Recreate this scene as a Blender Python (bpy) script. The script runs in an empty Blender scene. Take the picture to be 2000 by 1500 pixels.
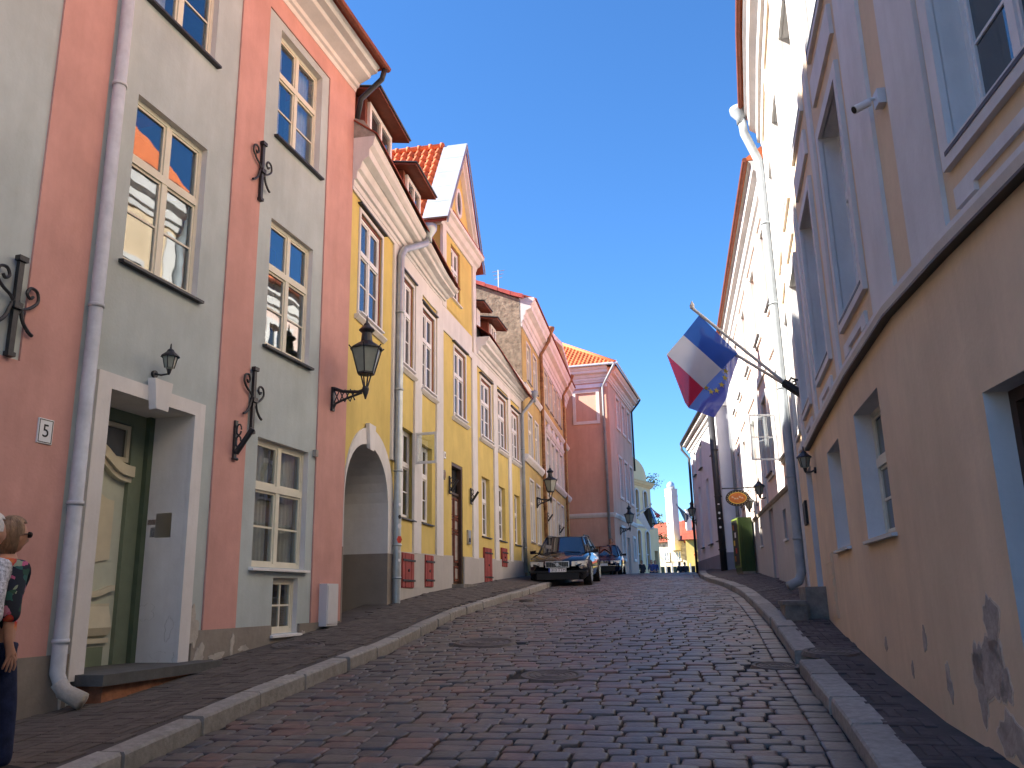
import bpy, math, random
from mathutils import Vector, Matrix
random.seed(7)
sc = bpy.context.scene
col = sc.collection
R = math.radians
# ------------------------------------------------------------------ camera
EYE = Vector((0, 0, 1.6)); FPX = 1650.0; PITCH = R(14.2); ROLL = R(1.2)
fw = Vector((0, math.cos(PITCH), math.sin(PITCH))); rt = Vector((1, 0, 0)); up = rt.cross(fw)
rt2 = rt * math.cos(ROLL) - up * math.sin(ROLL); up2 = rt * math.sin(ROLL) + up * math.cos(ROLL)
cd = bpy.data.cameras.new('camera'); cam = bpy.data.objects.new('camera', cd); col.objects.link(cam)
cam.matrix_world = Matrix(((rt2.x, up2.x, -fw.x, EYE.x), (rt2.y, up2.y, -fw.y, EYE.y), (rt2.z, up2.z, -fw.z, EYE.z), (0, 0, 0, 1)))
cd.sensor_width = 36; cd.lens = FPX / 2000 * 36; cd.clip_start = .05; cd.clip_end = 3000
sc.camera = cam
# ------------------------------------------------------------------ sky and sun
SUN_AZ, SUN_EL = R(-93.0), R(37.0)
w = bpy.data.worlds.new('World'); sc.world = w; w.use_nodes = True
nt = w.node_tree; nt.nodes.clear()
sky = nt.nodes.new('ShaderNodeTexSky'); sky.sky_type = 'NISHITA'; sky.sun_disc = False
sky.sun_elevation = SUN_EL; sky.sun_rotation = SUN_AZ; sky.air_density = 1.0; sky.dust_density = 0.0; sky.ozone_density = 10.0
bg = nt.nodes.new('ShaderNodeBackground'); bg.inputs['Strength'].default_value = .068
wo = nt.nodes.new('ShaderNodeOutputWorld')
hs = nt.nodes.new('ShaderNodeHueSaturation'); hs.inputs['Saturation'].default_value = 1.06; hs.inputs['Hue'].default_value = .499; nt.links.new(sky.outputs[0], hs.inputs['Color']); nt.links.new(hs.outputs[0], bg.inputs[0]); nt.links.new(bg.outputs[0], wo.inputs[0])
sd = bpy.data.lights.new('sun', 'SUN'); sd.energy = 5.0; sd.angle = R(.53); sd.color = (1, .93, .83)
sun = bpy.data.objects.new('sun', sd); col.objects.link(sun)
sv = Vector((math.sin(SUN_AZ) * math.cos(SUN_EL), math.cos(SUN_AZ) * math.cos(SUN_EL), math.sin(SUN_EL)))
sun.rotation_euler = sv.to_track_quat('Z', 'Y').to_euler()
sun.location = (-30, 0, 40)
sc.view_settings.view_transform = 'Standard'; sc.view_settings.look = 'None'
sc.view_settings.exposure = 2.12; sc.view_settings.gamma = 1; sc.view_settings.use_curve_mapping = False
sc.render.engine = 'CYCLES'
cy = sc.cycles
cy.use_denoising = True; cy.max_bounces = 8; cy.diffuse_bounces = 5; cy.glossy_bounces = 4; cy.transmission_bounces = 4
cy.transparent_max_bounces = 12; cy.caustics_reflective = False; cy.caustics_refractive = False; cy.sample_clamp_indirect = 6
# ------------------------------------------------------------------ helpers
def lerp_list(x, xs, ys):
    if x <= xs[0]: return ys[0]
    for i in range(1, len(xs)):
        if x <= xs[i]: return ys[i-1] + (ys[i] - ys[i-1]) * (x - xs[i-1]) / (xs[i] - xs[i-1])
    return ys[-1]
GY = [-20, 0, 12, 16, 20, 25, 29, 36, 46, 52, 60, 80, 120, 400]; GV = [-1.6, 0, .98, 1.31, 1.59, 1.87, 2.06, 2.39, 2.7, 2.76, 2.5, 2.0, 1.9, 1.9]
def gz(y): return lerp_list(y, GY, GV)
def ray(px, py): return fw + rt2 * ((px - 1000) / FPX) - up2 * ((py - 750) / FPX)
def at_y(px, py, Y):
    d = ray(px, py); return EYE + d * (Y / d.y)
def proj(p):
    d = Vector(p) - EYE; z = d.dot(fw)
    if z < .1: return (-9999, -9999)
    return (1000 + FPX * d.dot(rt2) / z, 750 - FPX * d.dot(up2) / z)
def root_of(o):
    while o.parent: o = o.parent
    return o
def tag(o, label=None, cat=None, group=None, kind=None):
    if label: o['label'] = label
    if cat: o['category'] = cat
    if group: o['group'] = group
    if kind: o['kind'] = kind
    return o
def thing(name, loc, label, cat, group=None, rz=0):
    o = bpy.data.objects.new(name, None); col.objects.link(o); o.location = loc; o.rotation_euler = (0, 0, rz); o.empty_display_size = .2
    return tag(o, label, cat, group)
class MB:
    def __init__(s): s.v = []; s.f = []; s.m = []; s.sm = False
    def add(s, vs, fs, mi=0):
        b = len(s.v); s.v += [tuple(v) for v in vs]; s.f += [tuple(b + i for i in f) for f in fs]; s.m += [mi] * len(fs); return s
    def quad(s, a, b, c, d, mi=0): return s.add([a, b, c, d], [(0, 1, 2, 3)], mi)
    def poly(s, pts, mi=0): return s.add(pts, [tuple(range(len(pts)))], mi)
    def hexa(s, p, mi=0): return s.add(p, [(0, 3, 2, 1), (4, 5, 6, 7), (0, 1, 5, 4), (1, 2, 6, 5), (2, 3, 7, 6), (3, 0, 4, 7)], mi)
    def box(s, x0, x1, y0, y1, z0, z1, mi=0): return s.hexa([(x0, y0, z0), (x1, y0, z0), (x1, y1, z0), (x0, y1, z0), (x0, y0, z1), (x1, y0, z1), (x1, y1, z1), (x0, y1, z1)], mi)
    def prism(s, pts, vec, mi=0):
        n = len(pts); vec = Vector(vec); a = [Vector(p) for p in pts]; b = [p + vec for p in a]
        return s.add(a + b, [tuple(range(n - 1, -1, -1)), tuple(range(n, 2 * n))] + [(i, (i + 1) % n, n + (i + 1) % n, n + i) for i in range(n)], mi)
    def tube(s, pts, r, n=8, mi=0, caps=True):
        pts = [Vector(p) for p in pts]; rr = r if isinstance(r, (list, tuple)) else [r] * len(pts); vs = []; fs = []
        pn = None
        for i, p in enumerate(pts):
            t = (pts[min(i + 1, len(pts) - 1)] - pts[max(i - 1, 0)]).normalized()
            if pn is None:
                pn = t.cross(Vector((0, 0, 1)) if abs(t.z) < .9 else Vector((1, 0, 0))).normalized()
            else:
                pn = (pn - t * pn.dot(t)).normalized()
            bn = t.cross(pn)
            for k in range(n):
                a = 2 * math.pi * k / n; vs.append(p + (pn * math.cos(a) + bn * math.sin(a)) * rr[i])
        for i in range(len(pts) - 1):
            for k in range(n): fs.append((i * n + k, i * n + (k + 1) % n, (i + 1) * n + (k + 1) % n, (i + 1) * n + k))
        if caps: fs += [tuple(range(n - 1, -1, -1)), tuple(range((len(pts) - 1) * n, len(pts) * n))]
        return s.add(vs, fs, mi)
    def lathe(s, prof, c, n=12, mi=0):
        c = Vector(c); vs = []; fs = []
        for (r_, z) in prof:
            for k in range(n): a = 2 * math.pi * (k + .5) / n; vs.append(c + Vector((r_ * math.cos(a), r_ * math.sin(a), z)))
        for i in range(len(prof) - 1):
            for k in range(n): fs.append((i * n + k, i * n + (k + 1) % n, (i + 1) * n + (k + 1) % n, (i + 1) * n + k))
        fs += [tuple(range(n - 1, -1, -1)), tuple(range((len(prof) - 1) * n, len(prof) * n))]
        return s.add(vs, fs, mi)
    def build(s, name, mats, parent=None, smooth=False, kind=None, label=None):
        off = root_of(parent).location if parent else Vector((0, 0, 0))
        me = bpy.data.meshes.new(name); me.from_pydata([(v[0] - off.x, v[1] - off.y, v[2] - off.z) for v in s.v], [], s.f)
        if not isinstance(mats, (list, tuple)): mats = [mats]
        for m_ in mats: me.materials.append(m_)
        if len(mats) > 1: me.polygons.foreach_set('material_index', s.m)
        if smooth: me.polygons.foreach_set('use_smooth', [True] * len(s.f))
        me.update()
        o = bpy.data.objects.new(name, me); col.objects.link(o)
        if parent: o.parent = parent
        if kind: o['kind'] = kind
        if label: o['label'] = label
        return o
def as_mesh(o):
    dg = bpy.context.evaluated_depsgraph_get(); me = bpy.data.meshes.new_from_object(o.evaluated_get(dg)); n = bpy.data.objects.new('lettering', me); col.objects.link(n); n.parent = o.parent; bpy.data.objects.remove(o); return n
def inst(me, name, parent, M):
    o = bpy.data.objects.new(name, me); col.objects.link(o); o.parent = parent
    off = root_of(parent).location
    o.matrix_local = Matrix.Translation(-off) @ M; return o
# ------------------------------------------------------------------ materials
def mat(name, c, rough=.8, var=.08, scale=3.0, bump=0.0, bscale=None, fine=0.0, metal=0.0, c2=None, stretch=None, spec=.3, dirt=0.0, rand=0.0):
    m = bpy.data.materials.new(name); m.use_nodes = True; n = m.node_tree; N = n.nodes; L = n.links
    b = N['Principled BSDF']; b.inputs['Roughness'].default_value = rough; b.inputs['Metallic'].default_value = metal
    b.inputs['Specular IOR Level'].default_value = spec
    tc = N.new('ShaderNodeTexCoord'); src = tc.outputs['Object']
    if stretch:
        mp = N.new('ShaderNodeMapping'); mp.inputs['Scale'].default_value = stretch; L.new(src, mp.inputs[0]); src = mp.outputs[0]
    nz = N.new('ShaderNodeTexNoise'); nz.inputs['Scale'].default_value = scale; nz.inputs['Detail'].default_value = 6; nz.inputs['Roughness'].default_value = .62
    L.new(src, nz.inputs['Vector'])
    rp = N.new('ShaderNodeValToRGB'); rp.color_ramp.elements[0].position = .3; rp.color_ramp.elements[1].position = .72
    d = c2 if c2 else tuple(max(0, x * (1 - var * 1.5)) for x in c)
    e = tuple(min(1, x * (1 + var)) for x in c)
    rp.color_ramp.elements[0].color = (*d, 1); rp.color_ramp.elements[1].color = (*e, 1)
    L.new(nz.outputs[0], rp.inputs[0]); out = rp.outputs[0]
    if dirt:
        nz3 = N.new('ShaderNodeTexNoise'); nz3.inputs['Scale'].default_value = .7; nz3.inputs['Detail'].default_value = 9; nz3.inputs['Roughness'].default_value = .7
        mp3 = N.new('ShaderNodeMapping'); mp3.inputs['Scale'].default_value = (1, 1, .45); L.new(tc.outputs['Object'], mp3.inputs[0]); L.new(mp3.outputs[0], nz3.inputs['Vector'])
        r3 = N.new('ShaderNodeValToRGB'); r3.color_ramp.elements[0].position = .42; r3.color_ramp.elements[1].position = .62
        r3.color_ramp.elements[0].color = (1 - dirt, 1 - dirt, 1 - dirt * 1.05, 1); r3.color_ramp.elements[1].color = (1, 1, 1, 1)
        L.new(nz3.outputs[0], r3.inputs[0])
        mx = N.new('ShaderNodeMix'); mx.data_type = 'RGBA'; mx.blend_type = 'MULTIPLY'; mx.inputs[0].default_value = 1
        L.new(out, mx.inputs[6]); L.new(r3.outputs[0], mx.inputs[7]); out = mx.outputs[2]
    if dirt:
        mp5 = N.new('ShaderNodeMapping'); mp5.inputs['Scale'].default_value = (1, 1, .06); nz5 = N.new('ShaderNodeTexNoise'); nz5.inputs['Scale'].default_value = 3.5; nz5.inputs['Detail'].default_value = 7; nz5.inputs['Roughness'].default_value = .65
        L.new(tc.outputs['Object'], mp5.inputs[0]); L.new(mp5.outputs[0], nz5.inputs['Vector']); r5 = N.new('ShaderNodeValToRGB'); r5.color_ramp.elements[0].position = .33; r5.color_ramp.elements[1].position = .58
        r5.color_ramp.elements[0].color = (.94, .935, .925, 1); r5.color_ramp.elements[1].color = (1, 1, 1, 1); L.new(nz5.outputs[0], r5.inputs[0]); mx = N.new('ShaderNodeMix'); mx.data_type = 'RGBA'; mx.blend_type = 'MULTIPLY'; mx.inputs[0].default_value = 1
        L.new(out, mx.inputs[6]); L.new(r5.outputs[0], mx.inputs[7]); out = mx.outputs[2]
    if rand:
        oi = N.new('ShaderNodeObjectInfo'); ge = N.new('ShaderNodeNewGeometry'); ad = N.new('ShaderNodeMath'); ad.operation = 'ADD'; fr = N.new('ShaderNodeMath'); fr.operation = 'FRACT'
        L.new(oi.outputs['Random'], ad.inputs[0]); L.new(ge.outputs['Random Per Island'], ad.inputs[1]); L.new(ad.outputs[0], fr.inputs[0])
        r4 = N.new('ShaderNodeValToRGB'); cr = r4.color_ramp; cr.elements[0].color = (1 - rand, 1 - rand, 1 - rand, 1); cr.elements[1].color = (1 + rand, 1 + rand, 1 + rand, 1)
        L.new(fr.outputs[0], r4.inputs[0])
        mx = N.new('ShaderNodeMix'); mx.data_type = 'RGBA'; mx.blend_type = 'MULTIPLY'; mx.inputs[0].default_value = 1
        L.new(out, mx.inputs[6]); L.new(r4.outputs[0], mx.inputs[7]); out = mx.outputs[2]
    L.new(out, b.inputs['Base Color'])
    if bump:
        nb = N.new('ShaderNodeTexNoise'); nb.inputs['Scale'].default_value = bscale or 40; nb.inputs['Detail'].default_value = 5
        L.new(src, nb.inputs['Vector'])
        bp = N.new('ShaderNodeBump'); bp.inputs['Strength'].default_value = bump; bp.inputs['Distance'].default_value = .02
        L.new(nb.outputs[0], bp.inputs['Height']); L.new(bp.outputs[0], b.inputs['Normal'])
    return m
def sett_mat():
    m = mat('sett_stone', (.100, .088, .077), .5, .22, 9, .35, 22, spec=.5); n = m.node_tree; N = n.nodes; L = n.links
    b = N['Principled BSDF']; old = b.inputs['Base Color'].links[0].from_socket
    oi = N.new('ShaderNodeObjectInfo'); ge = N.new('ShaderNodeNewGeometry'); ad = N.new('ShaderNodeMath'); ad.operation = 'ADD'; fr = N.new('ShaderNodeMath'); fr.operation = 'FRACT'
    L.new(oi.outputs['Random'], ad.inputs[0]); L.new(ge.outputs['Random Per Island'], ad.inputs[1]); L.new(ad.outputs[0], fr.inputs[0])
    r4 = N.new('ShaderNodeValToRGB'); cr = r4.color_ramp; cr.interpolation = 'CONSTANT'
    cs = [(0, (.95, .95, 1.0)), (.16, (1.25, .92, .88)), (.3, (.78, .82, .92)), (.46, (1.12, 1.08, 1.04)), (.6, (1.45, .95, .88)), (.7, (.9, .88, .98)), (.84, (1.2, 1.14, 1.14)), (.93, (.68, .68, .74))]
    cr.elements[0].position = 0; cr.elements[0].color = (*cs[0][1], 1); cr.elements[1].position = cs[1][0]; cr.elements[1].color = (*cs[1][1], 1)
    for p, c in cs[2:]:
        e = cr.elements.new(p); e.color = (*c, 1)
    L.new(fr.outputs[0], r4.inputs[0])
    mx = N.new('ShaderNodeMix'); mx.data_type = 'RGBA'; mx.blend_type = 'MULTIPLY'; mx.inputs[0].default_value = 1
    L.new(old, mx.inputs[6]); L.new(r4.outputs[0], mx.inputs[7]); L.new(mx.outputs[2], b.inputs['Base Color'])
    return m
def glass(name, tint=(.86, .9, .9), ior=2.0, body=.0):
    m = bpy.data.materials.new(name); m.use_nodes = True; n = m.node_tree; N = n.nodes; L = n.links; N.clear()
    o = N.new('ShaderNodeOutputMaterial'); g = N.new('ShaderNodeBsdfGlossy'); g.inputs['Roughness'].default_value = .012; g.inputs['Color'].default_value = (.92, .95, .97, 1)
    t = N.new('ShaderNodeBsdfTransparent'); t.inputs['Color'].default_value = (*tint, 1)
    lw = N.new('ShaderNodeLayerWeight'); lw.inputs[0].default_value = .5; pw = N.new('ShaderNodeMath'); pw.operation = 'POWER'; pw.inputs[1].default_value = 3.6; L.new(lw.outputs['Facing'], pw.inputs[0]); f = N.new('ShaderNodeMath'); f.operation = 'MULTIPLY_ADD'; f.inputs[1].default_value = .86; f.inputs[2].default_value = .10; L.new(pw.outputs[0], f.inputs[0]); x = N.new('ShaderNodeMixShader')
    tc = N.new('ShaderNodeTexCoord'); nz = N.new('ShaderNodeTexNoise'); nz.inputs['Scale'].default_value = 2.2; nz.inputs['Detail'].default_value = 1
    bp = N.new('ShaderNodeBump'); bp.inputs['Strength'].default_value = .03; bp.inputs['Distance'].default_value = .05
    L.new(tc.outputs['Object'], nz.inputs['Vector']); L.new(nz.outputs[0], bp.inputs['Height']); L.new(bp.outputs[0], g.inputs['Normal'])
    L.new(f.outputs[0], x.inputs[0]); L.new(t.outputs[0], x.inputs[1]); L.new(g.outputs[0], x.inputs[2]); L.new(x.outputs[0], o.inputs[0])
    return m
def gloss(name, c, rough=.03, ior=2.0, metal=0):
    m = bpy.data.materials.new(name); m.use_nodes = True; b = m.node_tree.nodes['Principled BSDF']
    b.inputs['Base Color'].default_value = (*c, 1); b.inputs['Roughness'].default_value = rough; b.inputs['IOR'].default_value = ior; b.inputs['Metallic'].default_value = metal
    return m
def cloth(name, c):
    m = bpy.data.materials.new(name); m.use_nodes = True; n = m.node_tree; N = n.nodes; L = n.links; N.clear()
    o = N.new('ShaderNodeOutputMaterial'); d = N.new('ShaderNodeBsdfDiffuse'); t = N.new('ShaderNodeBsdfTranslucent'); x = N.new('ShaderNodeMixShader'); x.inputs[0].default_value = .45
    tr = N.new('ShaderNodeBsdfTransparent'); x2 = N.new('ShaderNodeMixShader'); x2.inputs[0].default_value = .06
    tc = N.new('ShaderNodeTexCoord'); nz = N.new('ShaderNodeTexNoise'); nz.inputs['Scale'].default_value = 4; rp = N.new('ShaderNodeValToRGB')
    rp.color_ramp.elements[0].color = (*[v * .85 for v in c], 1); rp.color_ramp.elements[1].color = (*c, 1); rp.color_ramp.elements[1].position = .6
    L.new(tc.outputs['Object'], nz.inputs['Vector']); L.new(nz.outputs[0], rp.inputs[0]); L.new(rp.outputs[0], d.inputs[0]); L.new(rp.outputs[0], t.inputs[0])
    L.new(d.outputs[0], x.inputs[1]); L.new(t.outputs[0], x.inputs[2]); L.new(x.outputs[0], x2.inputs[1]); L.new(tr.outputs[0], x2.inputs[2]); L.new(x2.outputs[0], o.inputs[0])
    return m
M = dict(
 grey=mat('grey_green_plaster', (.47, .53, .525), .9, .06, 1.6, .12, 30, dirt=.13), pink=mat('pink_plaster', (.62, .335, .29), .9, .07, 1.8, .12, 30, dirt=.13),
 white=mat('white_plaster', (.74, .72, .70), .9, .05, 2, .1, 30, dirt=.13), cream=mat('cream_paint', (.68, .65, .52), .55, .05, 6),
 door_cream=mat('cream_door_paint', (.60, .56, .42), .5, .05, 6), door_mint=mat('mint_door_paint', (.50, .54, .45), .5, .05, 6),
 yellow=mat('yellow_plaster', (.70, .54, .17), .9, .07, 1.5, .12, 30, dirt=.13), plinth=mat('grey_plinth_plaster', (.30, .265, .225), .92, .12, 2.2, .3, 18, dirt=.22),
 ochre=mat('ochre_plaster', (.58, .43, .16), .92, .12, 1.3, .2, 20, dirt=.15), salmon=mat('salmon_plaster', (.64, .395, .30), .9, .05, 1.0, .1, 25, dirt=.13),
 beige=mat('beige_plaster', (.76, .59, .40), .9, .05, 1.6, .12, 26, dirt=.13), rosy=mat('pale_pink_plaster', (.74, .57, .50), .9, .05, 1.6, .1, 25, dirt=.05),
 lav=mat('white_lavender_plaster', (.79, .80, .84), .9, .05, 1.2, .1, 25, dirt=.06), slate=mat('blue_grey_plinth', (.24, .25, .30), .9, .1, 2, .15, 22),
 lightgrey=mat('light_grey_plinth', (.47, .445, .41), .9, .06, 1.6, .12, 26, dirt=.08), creamwall=mat('pale_cream_plaster', (.80, .61, .35), .9, .05, 1.4, .1, 22),
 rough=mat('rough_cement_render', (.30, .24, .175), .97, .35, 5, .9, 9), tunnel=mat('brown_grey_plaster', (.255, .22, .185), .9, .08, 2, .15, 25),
 bare=mat('bare_cement', (.33, .30, .26), .95, .2, 8, .4, 25), barewhite=mat('flaked_lime', (.44, .405, .35), .95, .15, 9, .4, 25),
 brick=mat('red_brick_base', (.30, .13, .07), .9, .25, 9, .3, 25), slab=mat('dark_stone_slab', (.10, .10, .095), .8, .15, 7, .25, 30),
 tile=mat('orange_roof_tile', (.58, .155, .055), .75, .14, 6, .2, 30, rand=.22), oldtile=mat('dark_red_roof', (.27, .062, .035), .8, .2, 4, .3, 12),
 redcap=mat('red_metal_flashing', (.42, .09, .07), .5, .15, 4), zinc=mat('zinc_sheet', (.52, .57, .62), .38, .08, 3, metal=.55),
 pipe_white=mat('white_painted_pipe', (.60, .61, .62), .5, .12, 5, .1, 20, dirt=.18), pipe_grey=mat('galvanised_pipe', (.40, .44, .45), .36, .12, 5, metal=.5), pipe_blue=mat('blue_grey_pipe', (.16, .19, .24), .4, .08, 4),
 pipe_lite=mat('pale_painted_pipe', (.33, .37, .40), .5, .12, 4, dirt=.15), pipe_rust=mat('rusty_pipe', (.30, .15, .07), .8, .4, 6), pipe_black=mat('black_pipe', (.025, .025, .028), .4, .1, 5),
 iron=mat('black_wrought_iron', (.016, .016, .018), .5, .2, 20, .2, 40, spec=.5), brownwood=mat('brown_red_timber', (.19, .055, .03), .6, .2, 6, .1, 30),
 darkwood=mat('dark_brown_door', (.06, .032, .02), .5, .2, 6), shutter=mat('faded_red_shutter', (.30, .06, .05), .7, .15, 6), winred=mat('dark_red_frame', (.23, .07, .06), .6, .12, 8),
 winwhite=mat('white_window_paint', (.74, .73, .71), .5, .05, 8), greenframe=mat('sage_green_door_frame', (.17, .21, .145), .55, .08, 6), dgreen=mat('dark_green_frame', (.08, .11, .07), .6, .08, 6),
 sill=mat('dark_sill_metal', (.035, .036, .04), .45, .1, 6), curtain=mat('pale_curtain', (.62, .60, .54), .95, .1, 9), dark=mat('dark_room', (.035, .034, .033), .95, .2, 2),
 steel=mat('steel_panel', (.42, .40, .36), .35, .08, 8, metal=.8), brass=mat('brown_plate', (.22, .10, .04), .5), glass=glass('window_glass'), gdark=gloss('dark_window_glass', (.035, .04, .045), .03, 2.1),
 lampglass=mat('frosted_lamp_glass', (.27, .29, .24), .25, .1, 6, spec=.5), road=mat('joint_sand', (.030, .026, .024), .95, .3, 12, .5, 40), ground=mat('earth_ground', (.12, .11, .10), .95, .2, .5),
 asph=mat('worn_pavement', (.088, .075, .068), .92, .2, 3, .3, 40, dirt=.15), pave=mat('paving_brick', (.085, .069, .064), .88, .18, 9, .3, 30, rand=.25), paveL=mat('brown_paving_brick', (.105, .088, .074), .9, .18, 9, .3, 30, rand=.18),
 kerb=mat('granite_kerb', (.33, .31, .275), .85, .18, 14, .35, 40, rand=.12, dirt=.15), sett=sett_mat(), iron_cover=mat('cast_iron_cover', (.10, .084, .074), .6, .25, 14, .3, 30, metal=.3),
 step=mat('stone_step', (.20, .185, .16), .9, .25, 6, .4, 25), carpaint=gloss('dark_navy_car_paint', (.004, .006, .014), .06, 1.45), carpaint2=gloss('blue_car_paint', (.008, .014, .06), .07, 1.5),
 black=mat('black_plastic', (.012, .012, .013), .5, .1, 8), rubber=mat('tyre_rubber', (.018, .018, .019), .85, .1, 12), chrome=gloss('bright_metal', (.62, .62, .64), .18, 1.5, 1.0), alloy=gloss('alloy_rim', (.42, .42, .44), .3, 1.5, .8),
 carglass=gloss('car_glass', (.012, .014, .016), .02, 2.1), lens=gloss('headlight_lens', (.50, .50, .47), .06, 1.6), plate=mat('white_plate', (.72, .73, .74), .45, .03, 8), blue=mat('plate_blue', (.02, .06, .35), .5),
 ink=mat('black_ink', (.015, .015, .015), .6), greensteel=mat('olive_green_machine', (.12, .17, .035), .45, .1, 4), greendark=mat('dark_green_machine', (.03, .055, .015), .45, .1, 4), red=mat('red_print', (.5, .05, .03), .6, .15, 12), orange=mat('orange_print', (.42, .13, .03), .6, .25, 14),
 flagblue=cloth('flag_blue', (.035, .10, .42)), flagwhite=cloth('flag_white', (.66, .64, .62)), flagred=cloth('flag_red', (.55, .02, .04)), flageu=cloth('flag_deep_blue', (.08, .11, .48)), gold=mat('gold_star', (.75, .55, .08), .7), flagblack=cloth('flag_black', (.012, .012, .014)), flagnavy=cloth('flag_navy', (.02, .03, .11)), flagsky=cloth('flag_sky_blue', (.03, .18, .5)),
 pole=mat('pale_flagpole', (.55, .52, .47), .4, .05, 6), camwhite=mat('white_camera_housing', (.60, .60, .60), .4, .03, 8), stonewall=mat('pale_rubble_stone', (.52, .46, .35), .95, .45, 2.2, .8, 4), chim=mat('white_chimney_render', (.60, .56, .53), .9, .06, 1, .1, 15),
 rimpaint=mat('pale_paint_edge', (.62, .52, .40), .9, .2, 14), barepatch=mat('weathered_cement', (.40, .345, .29), .95, .25, 7, .5, 22), tanpaint=mat('tan_sign_paint', (.5, .40, .28), .6, .1, 9), leaf=mat('dark_leaf', (.05, .075, .025), .7, .3, 3), skin=mat('skin', (.50, .27, .18), .55, .08, 14), hairbrown=mat('brown_hair', (.27, .17, .10), .6, .5, 26, .8, 60, stretch=(1, 1, .25)), hairwhite=mat('white_hair', (.62, .60, .57), .6, .2, 40, .4, 80),
 jeans=mat('dark_blue_jeans', (.016, .024, .065), .9, .3, 18, .2, 90), jeansman=mat('mid_blue_jeans', (.05, .09, .2), .9, .3, 18, .2, 90), shoe=mat('dark_shoe', (.02, .02, .022), .7), sole=mat('white_sole', (.6, .6, .58), .7), darkcloth=mat('dark_clothing', (.02, .022, .03), .9, .2, 6), bluecloth=mat('blue_clothing', (.05, .07, .2), .9, .2, 6), palecloth=mat('pale_clothing', (.5, .5, .52), .9, .2, 6),
)
# ------------------------------------------------------------------ facade coordinates: s along the wall, d out towards the street, z up
def az(p, a, L): return (p[0] + L * math.sin(R(a)), p[1] + L * math.cos(R(a)))
class Fac:
    def __init__(s, poly, s0=0.0, side=1):
        s.p = [Vector((a, b)) for a, b in poly]; s.side = side; s.s = [s0]
        for a, b in zip(s.p[:-1], s.p[1:]): s.s.append(s.s[-1] + (b - a).length)
        ts = [(b - a).normalized() for a, b in zip(s.p[:-1], s.p[1:])]
        s.t = [ts[0]] + [(a + b).normalized() for a, b in zip(ts[:-1], ts[1:])] + [ts[-1]]; s.ts = ts
    def P(s, x, d, z):
        i = 0
        while i < len(s.ts) - 1 and x > s.s[i + 1]: i += 1
        u = (x - s.s[i]) / (s.s[i + 1] - s.s[i]); q = s.p[i] + s.ts[i] * (x - s.s[i])
        uu = min(1, max(0, u)); t = (s.t[i] * (1 - uu) + s.t[i + 1] * uu).normalized() if len(s.ts) > 1 else s.ts[0]
        n = Vector((t.y, -t.x)) * s.side
        return Vector((q.x + n.x * d, q.y + n.y * d, z))
    def N(s, x): return (s.P(x, 1, 0) - s.P(x, 0, 0))
    def T(s, x): return (s.P(x + .01, 0, 0) - s.P(x - .01, 0, 0)).normalized()
    def cuts(s, a, b):
        r = [a] + [v for v in s.s[1:-1] if a + 1e-3 < v < b - 1e-3] + [b]; return r
def fbox(mb, F, s0, s1, d0, d1, z0, z1, mi=0):
    c = F.cuts(s0, s1); vs = []; fs = []
    for x in c: vs += [F.P(x, d0, z0), F.P(x, d1, z0), F.P(x, d1, z1), F.P(x, d0, z1)]
    for i in range(len(c) - 1):
        a = 4 * i; b = a + 4
        for k in range(4): fs.append((a + k, b + k, b + (k + 1) % 4, a + (k + 1) % 4))
    e = 4 * (len(c) - 1); fs += [(0, 1, 2, 3), (e + 3, e + 2, e + 1, e)]
    mb.add(vs, fs, mi); return mb
def fprofile(mb, F, s0, s1, prof, slope=0, zref=None, mi=0):
    """closed profile [(d,z)] swept along the facade; upper points drop by slope per metre in proportion to height over zref"""
    c = F.cuts(s0, s1); n = len(prof); vs = []; fs = []; zmax = max(z for _, z in prof); zr = zref if zref is not None else zmax - 1
    for x in c:
        for d, z in prof: vs.append(F.P(x, d, z - slope * (x - s0) * max(0, (z - zr) / (zmax - zr))))
    for i in range(len(c) - 1):
        for k in range(n): fs.append((i * n + k, (i + 1) * n + k, (i + 1) * n + (k + 1) % n, i * n + (k + 1) % n))
    fs += [tuple(range(n)), tuple(range(len(vs) - 1, len(vs) - n - 1, -1))]
    mb.add(vs, fs, mi); return mb
def fwall(mb, F, s0, s1, z0, z1, holes, mi=0, ri=1):
    ss = sorted(set([s0, s1] + [h[0] for h in holes] + [h[1] for h in holes] + F.cuts(s0, s1))); zs = sorted(set([z0, z1] + [h[2] for h in holes] + [h[3] for h in holes]))
    ss = [x for x in ss if s0 - 1e-6 <= x <= s1 + 1e-6]; zs = [x for x in zs if z0 - 1e-6 <= x <= z1 + 1e-6]
    for a, b in zip(ss[:-1], ss[1:]):
        for c, d in zip(zs[:-1], zs[1:]):
            ms, mz = (a + b) / 2, (c + d) / 2
            if any(h[0] < ms < h[1] and h[2] < mz < h[3] for h in holes): continue
            mb.quad(F.P(a, 0, c), F.P(b, 0, c), F.P(b, 0, d), F.P(a, 0, d), mi)
    for h in holes:
        a, b, c, d = h[:4]; D = -h[4]
        if D == 0: continue
        for q in ((a, c, a, d), (b, d, b, c), (a, d, b, d), (b, c, a, c)):
            mb.quad(F.P(q[0], 0, q[1]), F.P(q[2], 0, q[3]), F.P(q[2], D, q[3]), F.P(q[0], D, q[1]), ri)
def fshell(mb, F, s0, s1, zb, zt, depth, mi=0, ends=(1, 1)):
    for x, on in ((s0, ends[0]), (s1, ends[1])):
        if on: mb.quad(F.P(x, 0, zb), F.P(x, 0, zt), F.P(x, -depth, zt), F.P(x, -depth, zb), mi)
    mb.quad(F.P(s0, -depth, zb), F.P(s1, -depth, zb), F.P(s1, -depth, zt), F.P(s0, -depth, zt), mi)
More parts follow.
